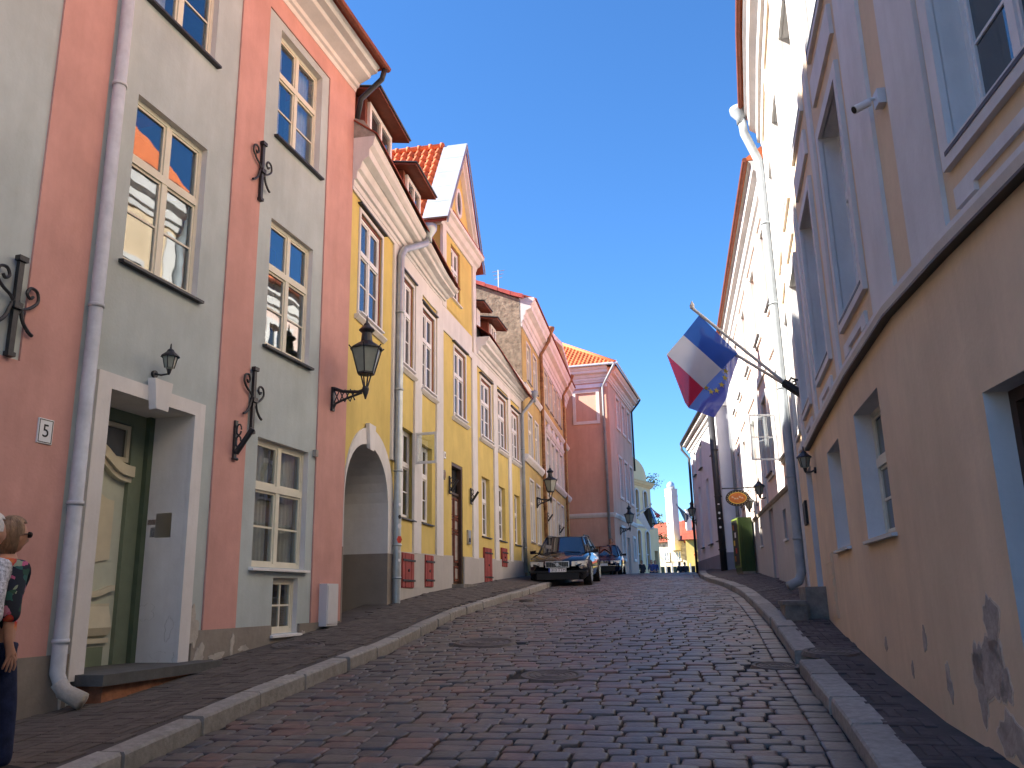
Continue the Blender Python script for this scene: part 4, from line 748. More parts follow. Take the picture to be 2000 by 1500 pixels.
t = thing('house_plaque', FB.P(6.42, 0, 4.45), 'small oval bronze plaque on the yellow wall, below the white plaque by the brown door', 'plaque'); q = MB(); q.prism([FB.P(6.43 + .07 * math.cos(k * .524), 0, 4.45 + .12 * math.sin(k * .524)) for k in range(12)], FB.N(6.4) * .03); q.build('plate', M['bare'], t); q = MB(); q.prism([FB.P(6.43 + .045 * math.cos(k * .524), .03, 4.45 + .08 * math.sin(k * .524)) for k in range(12)], FB.N(6.4) * .006); q.build('mark', M['brass'], t)
t = thing('door_intercom', FB.P(8.5, 0, 3.1), 'small steel intercom box on the yellow wall right of the brown door', 'intercom'); q = MB(); fbox(q, FB, 8.4, 8.66, .0, .05, 2.95, 3.3); q.build('panel', M['steel'], t); q = MB(); fbox(q, FB, 8.45, 8.6, .05, .056, 3.0, 3.1); q.build('button', M['black'], t)
# ------------------------------------------------------------------ house C: ochre with pediment
HC = thing('terraced_house', base(FC, 6), 'tall ochre house with white cornice, rusty pipes and a bare cement side wall', 'house')
CL = 13.9; c_top = [(1.15, 2.05, 9.3, 10.7), (2.75, 3.65, 9.3, 10.7), (5.9, 6.9, 9.45, 10.9), (7.4, 8.4, 9.45, 10.9), (8.9, 9.9, 9.45, 10.9), (10.4, 11.4, 9.45, 10.9), (12.4, 13.3, 9.4, 10.7)]
c_mid = [(a, b, 6.5, 8.05) for a, b, _, _ in c_top]; c_gf = [(a, b, 3.5, 5.65) for a, b, _, _ in c_top]
mb = MB(); fwall(mb, FC, 0, CL, 1, 11.3, [h + (.12,) for h in c_top + c_mid + c_gf], 0, 1); fshell(mb, FC, 0, CL, 1, 11.3, 9, 0, (0, 1)); mb.build('wall', [M['ochre'], M['white']], HC)
FCs = Fac([tuple(FC.P(0, -9, 0).xy), tuple(FC.P(0, 0, 0).xy)]); 
mb = MB(); mb.add([FC.P(0, 0, 1), FC.P(0, 0, 12.0), FC.P(0, -3, 13.3), FC.P(0, -9, 13.3), FC.P(0, -9, 1), FC.P(.15, 0, 1), FC.P(.15, 0, 12.0), FC.P(.15, -3, 13.3), FC.P(.15, -9, 13.3), FC.P(.15, -9, 1)], [(0, 1, 2, 3, 4), (9, 8, 7, 6, 5)] + [(i, 5 + i, 5 + (i + 1) % 5, (i + 1) % 5) for i in range(5)]); mb.build('party_wall', M['rough'], HC)
nC = 7
for k in range(nC):
    d0, d1 = .1 - 3.2 * k / nC, .1 - 3.2 * (k + 1) / nC + .02; zf = lambda d: 12.02 + (0 - min(0, d)) * .43
    mb = MB(); mb.hexa([FC.P(-.1, d0, zf(d0)), FC.P(.3, d0, zf(d0)), FC.P(.3, d1, zf(d1)), FC.P(-.1, d1, zf(d1)), FC.P(-.1, d0, zf(d0) + .16), FC.P(.3, d0, zf(d0) + .16), FC.P(.3, d1, zf(d1) + .13), FC.P(-.1, d1, zf(d1) + .13)]); mb.build('coping', M['redcap'], HC)
mb = MB(); roof2(mb, FC, .3, CL + .2, 12.05, 12.05, .55, -3, 13.4); mb.build('roof', M['oldtile'], HC)
mb = MB(); fprofile(mb, FC, .0, CL + .1, prof(11.1, 12.05, .5)); mb.build('cornice', M['white'], HC)
mb = MB(); fprofile(mb, FC, 0, CL, [(0, 8.75), (.05, 8.75), (.14, 8.86), (.14, 8.92), (0, 8.95)]); mb.build('string_course', M['white'], HC)
mb = MB(); fprofile(mb, FC, 0, CL, [(0, 6.15), (.06, 6.15), (.16, 6.28), (.16, 6.38), (0, 6.4)]); mb.build('string_course', M['white'], HC)
mb = MB(); fprofile(mb, FC, 0, CL, [(0, 10.98), (.05, 10.98), (.05, 11.15), (0, 11.15)]); mb.build('string_course', M['white'], HC)
mb = MB(); pts = [(5.2, 12.06), (11.9, 12.06), (8.55, 12.7)]; mb.prism([FC.P(a, .1, b) for a, b in pts], FC.N(0) * .2); mb.build('pediment', M['ochre'], HC)
for a, b in ((5.0, 8.55), (12.1, 8.55)): mb = MB(); mb.hexa([FC.P(a, .1, 12.06), FC.P(b, .1, 12.68), FC.P(b, .1, 12.9), FC.P(a, .1, 12.28), FC.P(a, .52, 12.06), FC.P(b, .52, 12.68), FC.P(b, .52, 12.9), FC.P(a, .52, 12.28)]); mb.build('pediment_rake', M['white'], HC)
for h in c_top + c_mid + c_gf:
    window(HC, FC, *h, depth=.12, rows=((.64, 1), (.36, 1)), fm=M['cream'], sep=False, sill='bare')
    mb = MB(); mid_ = h[2] == 6.5 and 5 < h[0] < 11.5; framing(mb, FC, *h, .14 if mid_ else .07, -.01, .04 if mid_ else .02)
    if h[2] == 6.5 and 5 < h[0] < 11.5: fprofile(mb, FC, h[0] - .2, h[1] + .2, [(0, 8.2), (.06, 8.2), (.12, 8.32), (.12, 8.38), (0, 8.38)]); mb.prism([FC.P(h[0] - .15, .02, 8.38), FC.P(h[1] + .15, .02, 8.38), FC.P((h[0] + h[1]) / 2 + .2, .02, 8.66), FC.P((h[0] + h[1]) / 2 - .2, .02, 8.66)], FC.N(0) * .08)
    mb.build('window_surround', M['white'], HC)
for a in (5.35, 11.75):
    mb = MB(); fbox(mb, FC, a, a + .25, 0, .03, 6.4, 8.75); mb.build('pilaster', M['white'], HC)
downpipe(HC, [FC.P(4.35, .5, 12.0), FC.P(4.3, .45, 11.7), FC.P(4.2, .12, 11.1), FC.P(4.15, .12, 2.4)], .07, M['pipe_rust'], [FC.P(4.17, .12, z) for z in (10, 8.2, 6.6, 5, 3.6)], hopper=FC.P(4.35, .52, 12.12))
downpipe(HC, [FC.P(12.1, .5, 12.0), FC.P(12.05, .45, 11.8), FC.P(11.95, .12, 11.2), FC.P(11.9, .12, 2.6)], .06, M['pipe_rust'], [FC.P(11.92, .12, z) for z in (10, 8.2, 6.6, 5, 3.6)], hopper=FC.P(12.1, .52, 12.1))
mb = MB(); p = FC.P(2.2, -1.2, 12.6); mb.tube([p, p + Vector((0, 0, 1.5))], .02, 6)
for z, l_ in ((1.45, .5), (1.3, .4), (1.15, .3)): mb.tube([p + Vector((-l_ / 2, .1, z)), p + Vector((l_ / 2, -.1, z))], .012, 5)
mb.build('aerial', M['steel'], HC)
mb = MB(); fbox(mb, FC, CL + .02, CL + 3.2, -6, -.45, 1, 12.5); blk = mb.build('added_shade_block', M['ochre'], HC); mb = MB(); mb.prism([FC.P(CL + .1, -.3, 12.5), FC.P(CL + .1, -3.2, 14.0), FC.P(CL + .1, -6.2, 12.5)], FC.T(0).to_3d() * 3.0); mb.build('shade_block_roof', M['oldtile'], blk)  # added block with roof, mostly hidden, put here to shade the salmon end wall
street_lamp(FC, 2.6, 5.05, .55, 'black bracket lantern on the ochre house above the parked estate car', .95)
flag_holder(FC, 6.4 - 1.1, 4.7, 'empty flag bracket on the ochre house, left of the two between its ground windows', .9); flag_holder(FC, 9.6 - .4, 4.5, 'empty flag bracket on the ochre house, right of the two between its ground windows', .9)
# ------------------------------------------------------------------ house D: salmon, end wall to the street
HD = thing('corner_house', base(FDe, 5), 'salmon pink house with tiled hip roof and blind side wall, behind the second car', 'house')
sz = lambda z: 1.6 + (z - 1.6) * kD; zc = sz(12.0)
DL = 8.2; dwin = [(a * kD, (a + 1.0) * kD, sz(z0), sz(z1)) for a in (2.1, 3.95, 5.75) for z0, z1 in ((10.1, 11.65), (6.5, 8.5))]
dgf = [(1.95 * kD, 2.95 * kD, sz(3.4), sz(4.9)), (6.3, 7.1, sz(3.5), sz(4.6))]
mb = MB(); fwall(mb, FDf, 0, DL, 1, zc, [h + (.14,) for h in dwin + dgf] + [(4.2, 5.2, 2.4, 4.75, .3)], 0, 1); fwall(mb, FDe, 0, 7.2, 1, zc, [], 0); mb.quad(FDf.P(DL, 0, 1), FDf.P(DL, -7.2, 1), FDf.P(DL, -7.2, zc), FDf.P(DL, 0, zc)); mb.quad(FDf.P(0, -7.2, 1), FDf.P(DL, -7.2, 1), FDf.P(DL, -7.2, zc), FDf.P(0, -7.2, zc)); mb.build('wall', [M['salmon'], M['white']], HD)
for F, a, b in ((FDe, 0, 7.2), (FDf, 0, DL)):
    mb = MB(); fprofile(mb, F, a, b + (.05 if F is FDe else .3), prof(sz(12.0), sz(12.75), .5)); mb.build('cornice', M['white'] if F is FDe else M['rosy'], HD)
    mb = MB(); fprofile(mb, F, a, b, [(0, sz(5.28)), (.04, sz(5.28)), (.1, sz(5.4)), (.1, sz(5.48)), (0, sz(5.5))]); mb.build('string_course', M['white'], HD)
mb = MB(); fbox(mb, FDe, 0, 7.17, 0, .05, sz(11.75), sz(11.93)); mb.build('string_course', M['lav'], HD)
mb = MB(); framing(mb, FDe, 5.42, 6.55, sz(10.05), sz(11.5), .16, 0, .07); fbox(mb, FDe, 5.42, 6.55, .0, .01, sz(10.05), sz(11.5), 1); mb.build('blind_window', [M['white'], M['salmon']], HD)
for h in dwin + dgf: window(HD, FDf, *h, depth=.14, rows=((.62, 2), (.38, 1)), fm=M['winwhite'], sep=False, sill='winwhite'); mb = MB(); framing(mb, FDf, *h, .14, -.01, .06); mb.build('window_surround', M['rosy'] if h[2] > 5 else M['white'], HD)
mb = MB(); fbox(mb, FDf, 4.2, 5.2, -.3, -.25, 2.4, 4.75); mb.build('door', M['darkwood'], HD)
ze = sz(12.78); ec = [FDe.P(-.3, .55, ze), FDe.P(7.2 + .55, .55, ze), FDf.P(DL + .3, .55, ze), FDf.P(DL + .3, -8, ze)]; rg = [FDf.P(3.0, -3.8, ze + 2.7), FDf.P(5.2, -3.8, ze + 2.7)]
mb = MB(); mb.poly([FDe.P(-.3, .55, ze), ec[1], rg[0]]); mb.poly([ec[1], ec[2], rg[1], rg[0]]); mb.poly([FDe.P(-.3, .55, ze), rg[0], rg[1], ec[3]]); mb.poly([ec[2], ec[3], rg[1]]); rD = mb.build('roof', M['oldtile'], HD)
# tiles on the hip facing the street below
a, b, c = FDe.P(-.3, .55, ze), ec[1], rg[0]; ux = (b - a).normalized(); nrm = ux.cross(c - a).normalized(); nrm = nrm if nrm.z > 0 else -nrm; uy = nrm.cross(ux); uy = uy if uy.z > 0 else -uy; H_ = (c - a).dot(uy); W_ = (b - a).length; cu = (c - a).dot(ux)
ft = MB(); tv = [tuple(v.co) for v in tile.vertices]; tf = [tuple(p.vertices) for p in tile.polygons]; k = 0; r_ = 0
while r_ * .29 < H_:
    f = r_ * .29 / H_; x0 = cu * f; x1 = W_ - (W_ - cu) * f; x = x0 + .02
    while x < x1 - .2:
        o = a + ux * x + uy * (r_ * .29) + nrm * .02; ft.add([o + ux * v_[0] * 1.15 + uy * v_[1] + nrm * v_[2] for v_ in tv], tf); x += .23
    r_ += 1
ft.build('roof_tiles', M['tile'], rD, smooth=True, kind='stuff')
mb = MB(); mb.tube([b + nrm * .05, c + nrm * .05], .11, 8); mb.build('hip_tiles', M['tile'], rD, smooth=True)
mb = MB(); mb.tube([FDe.P(0, .6, ze), FDe.P(7.85, .6, ze), FDf.P(DL + .4, .6, ze)], .07, 8); mb.build('gutter', M['zinc'], HD)
downpipe(HD, [FDe.P(7.7, .6, ze - .05), FDe.P(7.5, .5, ze - .35), FDe.P(6.95, .12, ze - 1.1), FDe.P(6.95, .12, 2.6)], .07, M['pipe_lite'], [FDe.P(6.95, .12, z) for z in (10, 7.5, 5, 3.5)])
downpipe(HD, [FDf.P(DL + .3, .6, ze - .05), FDf.P(DL + .1, .5, ze - .3), FDf.P(DL - .2, .1, ze - .9), FDf.P(DL - .2, .1, 9)], .06, M['pipe_black'])
street_lamp(FDf, 1.6, 5.0, .55, 'black bracket lantern on the salmon house corner behind the parked cars', 1.0)
# ------------------------------------------------------------------ far end: cream house, stone house, yellow house, chimney
EK = 1.32; E0 = (6.75 * EK, 49.4 * EK); FE = Fac([E0, az(E0, 30, 4.6 * 1.22)], 0)
FE.ts[0] = FE.ts[0] * 1.22
HE = thing('gabled_house', base(FE, 2), 'pale cream house with curved gable and arched windows beyond the salmon house', 'house'); q_ = lambda z: 1.6 + (z - 1.6) * EK
mb = MB(); eh = [(.75, 1.35), (2.2, 2.8)]
fwall(mb, FE, -3, 3.55, 1, q_(8.1), [(a, b, q_(z0), q_(z1), .15) for a, b in eh for z0, z1 in ((5.95, 7.7), (3.3, 5.3))], 0, 0); fwall(mb, FE, 3.55, 4.6, 1, q_(5.6), [(3.7, 4.35, 2, q_(4.2), .3)], 0, 0)
mb.quad(FE.P(3.55, 0, 1), FE.P(3.55, -8, 1), FE.P(3.55, -8, q_(8.1)), FE.P(3.55, 0, q_(8.1))); mb.quad(FE.P(-3, -8, 1), FE.P(3.55, -8, 1), FE.P(3.55, -8, q_(8.1)), FE.P(-3, -8, q_(8.1))); mb.quad(FE.P(-3, 0, 1), FE.P(-3, -8, 1), FE.P(-3, -8, q_(8.1)), FE.P(-3, 0, q_(8.1))); mb.quad(FE.P(4.6, 0, 1), FE.P(4.6, -8, 1), FE.P(4.6, -8, q_(5.6)), FE.P(4.6, 0, q_(5.6))); mb.quad(FE.P(3.55, 0, q_(5.6)), FE.P(4.6, 0, q_(5.6)), FE.P(4.6, -8, q_(5.6)), FE.P(3.55, -8, q_(5.6))); mb.quad(FE.P(-3, 0, q_(8.1)), FE.P(3.55, 0, q_(8.1)), FE.P(3.55, -8, q_(8.1)), FE.P(-3, -8, q_(8.1))); mb.build('wall', M['creamwall'], HE)
mb = MB(); gp = [(-2.2, q_(8.25)), (3.1, q_(8.25))] + [(.7 + 2.4 * math.cos(a), q_(8.3) + 1.75 * math.sin(a) ** .75) for a in [i * math.pi / 16 for i in range(1, 16)]]; mb.prism([FE.P(a, -.05, b) for a, b in gp], -FE.N(0) * .4); mb.build('curved_gable', M['creamwall'], HE)
mb = MB(); fprofile(mb, FE, -3, 3.7, prof(q_(7.95), q_(8.25), .3)); mb.build('cornice', M['creamwall'], HE); mb = MB(); fprofile(mb, FE, -3, 3.55, [(0, q_(5.45)), (.12, q_(5.55)), (.12, q_(5.65)), (0, q_(5.65))]); mb.build('string_course', M['white'], HE)
for a, b in eh:
    for z0, z1 in ((5.95, 7.7), (3.3, 5.3)):
        w_ = MB(); r_ = (b - a) / 2; arc = [(a + r_ - (r_ + .1) * math.cos(i * math.pi / 10), q_(z1) - r_ + (r_ + .1) * math.sin(i * math.pi / 10)) for i in range(11)]; arci = [(a + r_ - r_ * math.cos(i * math.pi / 10), q_(z1) - r_ + r_ * math.sin(i * math.pi / 10)) for i in range(11)]
        o_ = [(a - .1, q_(z0))] + arc + [(b + .1, q_(z0))]; i_ = [(a, q_(z0))] + arci + [(b, q_(z0))]
        for k in range(len(o_) - 1): p = [i_[k], i_[k + 1], o_[k + 1], o_[k]]; w_.hexa([FE.P(u_, 0, v_) for u_, v_ in p] + [FE.P(u_, .06, v_) for u_, v_ in p])
        fbox(w_, FE, a + r_ - .03, a + r_ + .03, -.12, -.06, q_(z0), q_(z1)); fbox(w_, FE, a, b, -.12, -.06, q_(z0) + .8, q_(z0) + .86)
        for k in range(10): c0, c1 = arci[k], arci[k + 1]; w_.quad(FE.P(c0[0], .01, c0[1]), FE.P(c1[0], .01, c1[1]), FE.P(c1[0], .01, q_(z1)), FE.P(c0[0], .01, q_(z1)))
        wo_ = w_.build('arched_window', M['white'], HE); w_ = MB(); fbox(w_, FE, a, b, -.15, -.13, q_(z0), q_(z1)); w_.build('pane', M['gdark'], wo_)
mb = MB(); fbox(mb, FE, 3.7, 4.35, -.3, -.25, 2, q_(4.2)); mb.build('door', M['dgreen'], HE)
mb = MB(); mb.prism([FE.P(.55 + .2 * math.cos(k * .524), -.04, q_(9.1) + .34 * math.sin(k * .524)) for k in range(12)], FE.N(0) * .05); mb.build('oval_panel', M['lav'], HE)
def far_house(name, label, x0, x1, Y, ze, zr, wm, dep, rm, extra=None, yaw=0):
    F = Fac([(x0, Y + yaw), (x1, Y)]); H = thing(name, (x0, Y, gz(Y)), label, 'house'); mb = MB(); L = F.s[-1]; mb.quad(F.P(0, 0, 0), F.P(L, 0, 0), F.P(L, 0, ze), F.P(0, 0, ze)); fshell(mb, F, 0, L, 0, ze, dep); mb.build('wall', wm, H); mb = MB()
    a, b, c, d = F.P(-.3, .4, ze), F.P(L + .3, .4, ze), F.P(L + .3, -dep / 2, zr), F.P(-.3, -dep / 2, zr); mb.quad(a, b, c, d); e, f = F.P(L + .3, -dep - .4, ze), F.P(-.3, -dep - .4, ze); mb.quad(d, c, e, f); mb.build('roof', rm, H); mb = MB(); mb.poly([F.P(0, 0, ze), F.P(0, -dep / 2, zr - .1), F.P(0, -dep, ze)]); mb.poly([F.P(L, 0, ze), F.P(L, -dep / 2, zr - .1), F.P(L, -dep, ze)]); mb.build('gable', wm, H)
    return H, F, L
HF, FF, FL = far_house('stone_house', 'sunlit pale rubble stone house with red roof at the street end', 13.6, 17.9, 88, 6.9, 9.3, M['stonewall'], 8, M['oldtile'], yaw=3)
for a in (.9, 2.3, 3.6): window(HF, FF, a, a + .6, 4.9, 5.9, depth=-.05, rows=((1, 2),), fm=M['winwhite'], sep=False, sill=None)
mb = MB(); FCh = Fac([(15.8, 88.7), (16.25, 88.2), (17.05, 88.9)]); pts = [(15.75, 88.6), (16.3, 87.9), (17.05, 88.6), (16.5, 89.3)]; 
mb.prism([(a, b, 6.0) for a, b in pts], (0, 0, 6.2)); ch = mb.build('tall_chimney', M['chim'], HF); mb = MB(); c = Vector((16.4, 88.6)); mb.prism([(c.x + (a - c.x) * 1.08, c.y + (b - c.y) * 1.08, 11.5) for a, b in pts], (0, 0, .12)); mb.prism([(c.x + (a - c.x) * 1.06, c.y + (b - c.y) * 1.06, 12.2) for a, b in pts], (0, 0, .12)); mb.build('band', M['chim'], ch); mb = MB(); mb.lathe([(.42, 0), (.42, .35), (.36, .55), (.2, .72), (.05, .8)], (16.4, 88.6, 12.32), 12); mb.build('chimney_cap', M['zinc'], ch, smooth=True)
HG, FG, GL = far_house('end_house', 'small yellow house with red roof at the street end beside the stone house', 16.1, 21.5, 80, 6.6, 8.7, M['yellow'], 7, M['oldtile'], yaw=1.2)
mb = MB(); fbox(mb, FG, .75, .95, .0, .05, 4.9, 5.5); fbox(mb, FG, .7, 1.0, 0, .04, 5.1, 5.25); fbox(mb, FG, .78, .92, 0, .05, 4.2, 4.6); mb.build('wall_sign', M['red'], HG)
for x, zt in ((16.55, 9.1), (17.25, 9.7)):
    mb = MB(); mb.box(x, x + .5, 82.4, 82.9, 7, zt); co = mb.build('chimney', M['chim'], HG); mb = MB(); mb.box(x - .06, x + .56, 82.34, 82.96, zt, zt + .12); mb.box(x + .1, x + .4, 82.5, 82.8, zt + .12, zt + .4); mb.box(x, x + .5, 82.4, 82.9, zt + .4, zt + .46); mb.build('chimney_pot', M['chim'], co)
for i in range(7):
    x = 13.0 + i * .55; t = thing('terrace_post', (x, 78, gz(78)), ['leftmost', 'second', 'third', 'fourth', 'fifth', 'sixth', 'rightmost'][i] + ' of the white terrace fence posts before the stone house', 'post', 'white posts of the terrace fence'); mb = MB(); mb.box(x - .05, x + .05, 77.95, 78.05, gz(78), gz(78) + 2.25); mb.build('post', M['plate'], t); mb = MB(); mb.box(x + .08, x + .42, 77.98, 78.02, gz(78) + .2, gz(78) + 2.0); mb.build('panel', M['black'] if i % 2 else M['dgreen'], t)
# ------------------------------------------------------------------ right side R1: beige house, curved front
H1 = thing('terraced_house', base(FR1, 7), 'beige house with white pilasters and curved front filling the right side', 'house')
r_low = [(5.98, 7.26, 2.10, 3.38, .23), (8.55, 9.74, 2.12, 3.37, .23)]; r_door = [(2.35, 3.66, .2, 2.78, .2), (12.05, 13.1, 1.0, 3.55, .35)]
ups = [(2.3, 3.48), (5.95, 7.12), (8.38, 9.62), (10.9, 12.0), (13.1, 14.1)]
r_up = [(a, b, 4.40, 6.53, .23) for a, b in ups]; r_top = [(a, b, 7.7, 9.6, .23) for a, b in ups]
mb = MB(); RS = FR1.s[0]; fwall(mb, FR1, RS, R1E, -1.5, 11.6, r_low + r_door + r_up + r_top, 0, 1); fshell(mb, FR1, RS, R1E, -1.5, 11.6, 9, 0); mb.build('wall', [M['beige'], M['white']], H1)
mb = MB(); fprofile(mb, FR1, RS, 12.0, [(-.02, 3.78), (.05, 3.80), (.07, 3.86), (.07, 3.9), (-.02, 3.92)]); lo = mb.build('ledge', M['white'], H1); mb = MB(); fbox(mb, FR1, RS, 12.02, -.02, .076, 3.765, 3.785); mb.build('drip_edge', M['sill'], lo)
for a, b, z0, z1 in ((3.72, 4.42, 3.9, 10.9), (4.87, 5.6, 3.9, 10.9), (7.60, 7.86, 3.9, 10.9), (10.12, 10.38, 3.9, 10.9), (12.35, 12.7, 3.9, 10.9), (15.0, R1E, 1.0, 10.9)):
    mb = MB(); fbox(mb, FR1, a, b, -.01, .035, z0, z1); mb.build('pilaster', M['white'], H1)
for (a, b, z0, z1, _) in r_up + r_top:
    mb = MB(); framing(mb, FR1, a, b, z0, z1, .13, -.01, .045); mb.build('window_surround', M['white'], H1)
for (a, b) in ups:
    for z in (0, 3.15):
        mb = MB(); fbox(mb, FR1, a + .0, b - .0, -.005, .04, 4.02 + z, 4.13 + z) if z else None
        if z == 0:
            mb = MB(); mb.prism([FR1.P(u_, 0, v_) for u_, v_ in ((a + .02, 4.11), (b + .06, 4.11), (b + .06, 3.97), (b - .22, 3.97), (b - .22, 4.03), (a + .24, 4.03), (a + .24, 3.97), (a + .02, 3.97))], FR1.N(a) * .03)
        else:
            mb = MB(); fbox(mb, FR1, a - .1, b + .1, -.005, .04, 6.98, 7.32)
        mb.build('apron_panel', M['white'], H1)
for (a, b, z0, z1, d) in r_low: window(H1, FR1, a, b, z0, z1, depth=d, rows=((.6, 2), (.4, 1)), fm=M['cream'], gm=M['gdark'], sill='zinc', sd=.05)
for i, (a, b, z0, z1, d) in enumerate(r_up + r_top): window(H1, FR1, a, b, z0, z1, depth=d, rows=((.64, 2), (.36, 1)), fm=M['winwhite'], gm=M['gdark'], sill='sill', sd=.05)
for (a, b, z0, z1, d), m in zip(r_door, (M['darkwood'], M['pipe_blue'])):
    q = MB(); fbox(q, FR1, a, b, -d - .04, -d, z0, z1); do = q.build('door', m, H1)
    q = MB(); framing(q, FR1, a + .08, b - .08, z0, z1 - .08, .08, -d, -d + .05, bottom=False); q.build('door_frame', m, do)
    for k in range(3): q = MB(); zz = z0 + .2 + k * (z1 - z0 - .3) / 3; fbox(q, FR1, a + .2, b - .2, -d, -d + .02, zz, zz + (z1 - z0) / 3 - .2); q.build('door_panel', m, do)
mb = MB(); fprofile(mb, FR1, RS, R1E, [(-.05, 11.0), (.04, 11.0), (.06, 11.15), (.12, 11.18), (.13, 11.4), (.26, 11.5), (.28, 11.75), (.34, 11.8), (.34, 11.9), (-.05, 11.9)]); mb.build('cornice', M['white'], H1)
def curved_roof(F, s0, s1, ze, de, dr, zr, H):
    mb = MB(); c = F.cuts(s0, s1); vs = []; fs = []
    for x in c: vs += [F.P(x, de, ze), F.P(x, de, ze + .07), F.P(x, dr, zr), F.P(x, 2 * dr, ze)]
    for i in range(len(c) - 1):
        for k in range(3): fs.append((4 * i + k, 4 * i + 4 + k, 4 * i + 5 + k, 4 * i + 1 + k))
        fs.append((4 * i + 3, 4 * i + 7, 4 * i + 4, 4 * i))
    e = 4 * (len(c) - 1); fs += [(0, 1, 2, 3), (e + 3, e + 2, e + 1, e)]; mb.add(vs, fs); o = mb.build('roof', M['tile'], H)
    g = MB(); g.tube([F.P(x, de + .03, ze + .02) for x in c], .055, 8); g.build('gutter', M['brownwood'], H); return o
curved_roof(FR1, RS, R1E, 11.92, .38, -4, 17.4, H1)
downpipe(H1, [FR1.P(R1E - .1, .40, 11.75), FR1.P(R1E - .1, .38, 11.4), FR1.P(R1E - .1, .14, 10.7), FR1.P(R1E - .1, .12, 10.4), FR1.P(R1E - .1, .12, 1.95), FR1.P(R1E - .12, .18, 1.8), FR1.P(R1E - .2, .38, 1.70)], .092, M['pipe_lite'], [FR1.P(R1E - .1, .12, z) for z in (9.2, 7.4, 5.6, 3.8, 2.6)], hopper=FR1.P(R1E - .1, .42, 11.85))
bp = MB()
for i, (a, b, c, d) in enumerate(((4.05, 1.38, .10, .17), (4.18, 1.10, .20, .20), (4.36, 1.02, .10, .22), (4.0, 1.05, .09, .14), (5.45, 1.22, .05, .1), (4.0, .72, .16, .14), (4.95, .95, .05, .12), (7.0, 1.1, .05, .07), (6.0, .95, .04, .06), (3.7, .62, .1, .1))): blob(bp, FR1, a, b, c, d, .001, seed=40 + i, rough=.32)
bp.build('bare_patch', M['barepatch'], H1, kind='stuff'); bp = MB()
for i, (a, b, c, d) in enumerate(((4.05, 1.38, .12, .185), (4.18, 1.10, .22, .22), (4.36, 1.02, .12, .235), (4.0, 1.05, .105, .155), (4.0, .72, .18, .155))): blob(bp, FR1, a, b, c, d, -.0015, seed=40 + i if i < 4 else 45, rough=.32)
bp.build('flaked_rim', M['rimpaint'], H1, kind='stuff')
vt = MB(); fbox(vt, FR1, 10.35, 11.1, 0, .02, 1.25, 2.12); vo = vt.build('access_panel', M['beige'], H1)
for z in (1.3, 1.47, 1.64, 1.81, 1.98): q = MB(); fbox(q, FR1, 10.4, 11.05, .02, .03, z, z + .12); q.build('louvre', M['beige'], vo)
st = MB(); p0 = FR1.P(12.0, .75, 0)
for (a, b, d, z0, z1) in ((11.55, 13.2, .62, .9, 1.36), (11.7, 13.2, .30, .9, 1.62)):
    q = MB(); z1 += .05; fbox(q, FR1, a, b, -.3 if d < .4 else .302, d, z0, z1); q.build('step', M['step'], H1)
q = MB(); fbox(q, FR1, 11.53, 13.22, .302, .65, 1.412, 1.47); q.build('step', M['step'], H1)
t = thing('wall_plaque', FR1.P(14.0, 0, 3.0), 'narrow dark plaque on the beige wall between downpipe and stepped doorway', 'plaque'); q = MB(); fbox(q, FR1, 13.6, 14.2, .0, .04, 2.75, 3.15); q.build('plate', M['black'], t); q = MB(); framing(q, FR1, 13.62, 14.18, 2.77, 3.13, .012, .04, .046); q.build('border', M['sill'], t)
coach_lamp(FR1, 11.3, 3.36, .15, 'black coach lamp on the beige house beside the grey downpipe', .72, ds=.2)
t = thing('security_camera', FR1.P(4.57, 0, 5.44), 'white security camera on the beige wall between two white pilasters', 'security camera')
q = MB(); fbox(q, FR1, 4.53, 4.64, .0, .065, 5.38, 5.51); q.build('base', M['camwhite'], t); q = MB(); q.tube([FR1.P(4.6, .06, 5.46), FR1.P(4.62, .1, 5.47), FR1.P(4.63, .125, 5.455)], .014, 8); q.build('arm', M['camwhite'], t)
a, b = FR1.P(4.63, .10, 5.45), FR1.P(4.60, .235, 5.375); q = MB(); q.tube([a, a.lerp(b, .06), a.lerp(b, .94), b], [.026, .033, .033, .036], 14); q.build('body', M['camwhite'], t); q = MB(); q.tube([b, b + (b - a) * .02], .029, 14); q.build('lens', M['black'], t)
# ------------------------------------------------------------------ R2: pale pink and white house with grey plinth
H2 = thing('terraced_house', base(FR2, 8), 'pale pink and white house with light grey plinth beyond the beige house', 'house')
w1 = [(.75, 1.85, 4.5, 6.42), (3.7, 4.8, 4.5, 6.40), (6.9, 8.0, 4.55, 6.45), (10.2, 11.2, 4.6, 6.45), (12.8, 13.7, 4.6, 6.45)]; w2 = [(a, b, 8.0, 9.82) for a, b, _, _ in w1]
slits = [(1.9, 2.45, 2.75, 3.4), (7.35, 7.95, 2.9, 3.42)]
mb = MB(); fwall(mb, FR2, 0, 15.2, 1, 10.6, [h + (.16,) for h in w1 + w2] + [h + (.2,) for h in slits] + [(4.35, 5.3, 1.6, 3.66, .45)], 0, 0); fshell(mb, FR2, 0, 15.2, 1, 10.6, 9, 0); mb.build('wall', [M['rosy']], H2)
def holed_panel(F, s0, s1, z0, z1, d, holes, name, m, H):
    q = MB(); F2 = Fac([tuple(F.P(s0, d, 0).xy), tuple(F.P(s1, d, 0).xy)], s0, F.side); fwall(q, F2, s0, s1, z0, z1, [h[:4] + (d,) for h in holes], 0, 0); q.quad(F2.P(s0, 0, z1), F2.P(s1, 0, z1), F2.P(s1, -d, z1), F2.P(s0, -d, z1)); return q.build(name, m, H)
holed_panel(FR2, 0.0, 15.2, 1, 3.72, .05, slits + [(4.35, 5.3, 1.6, 3.66)], 'plinth', M['lightgrey'], H2)
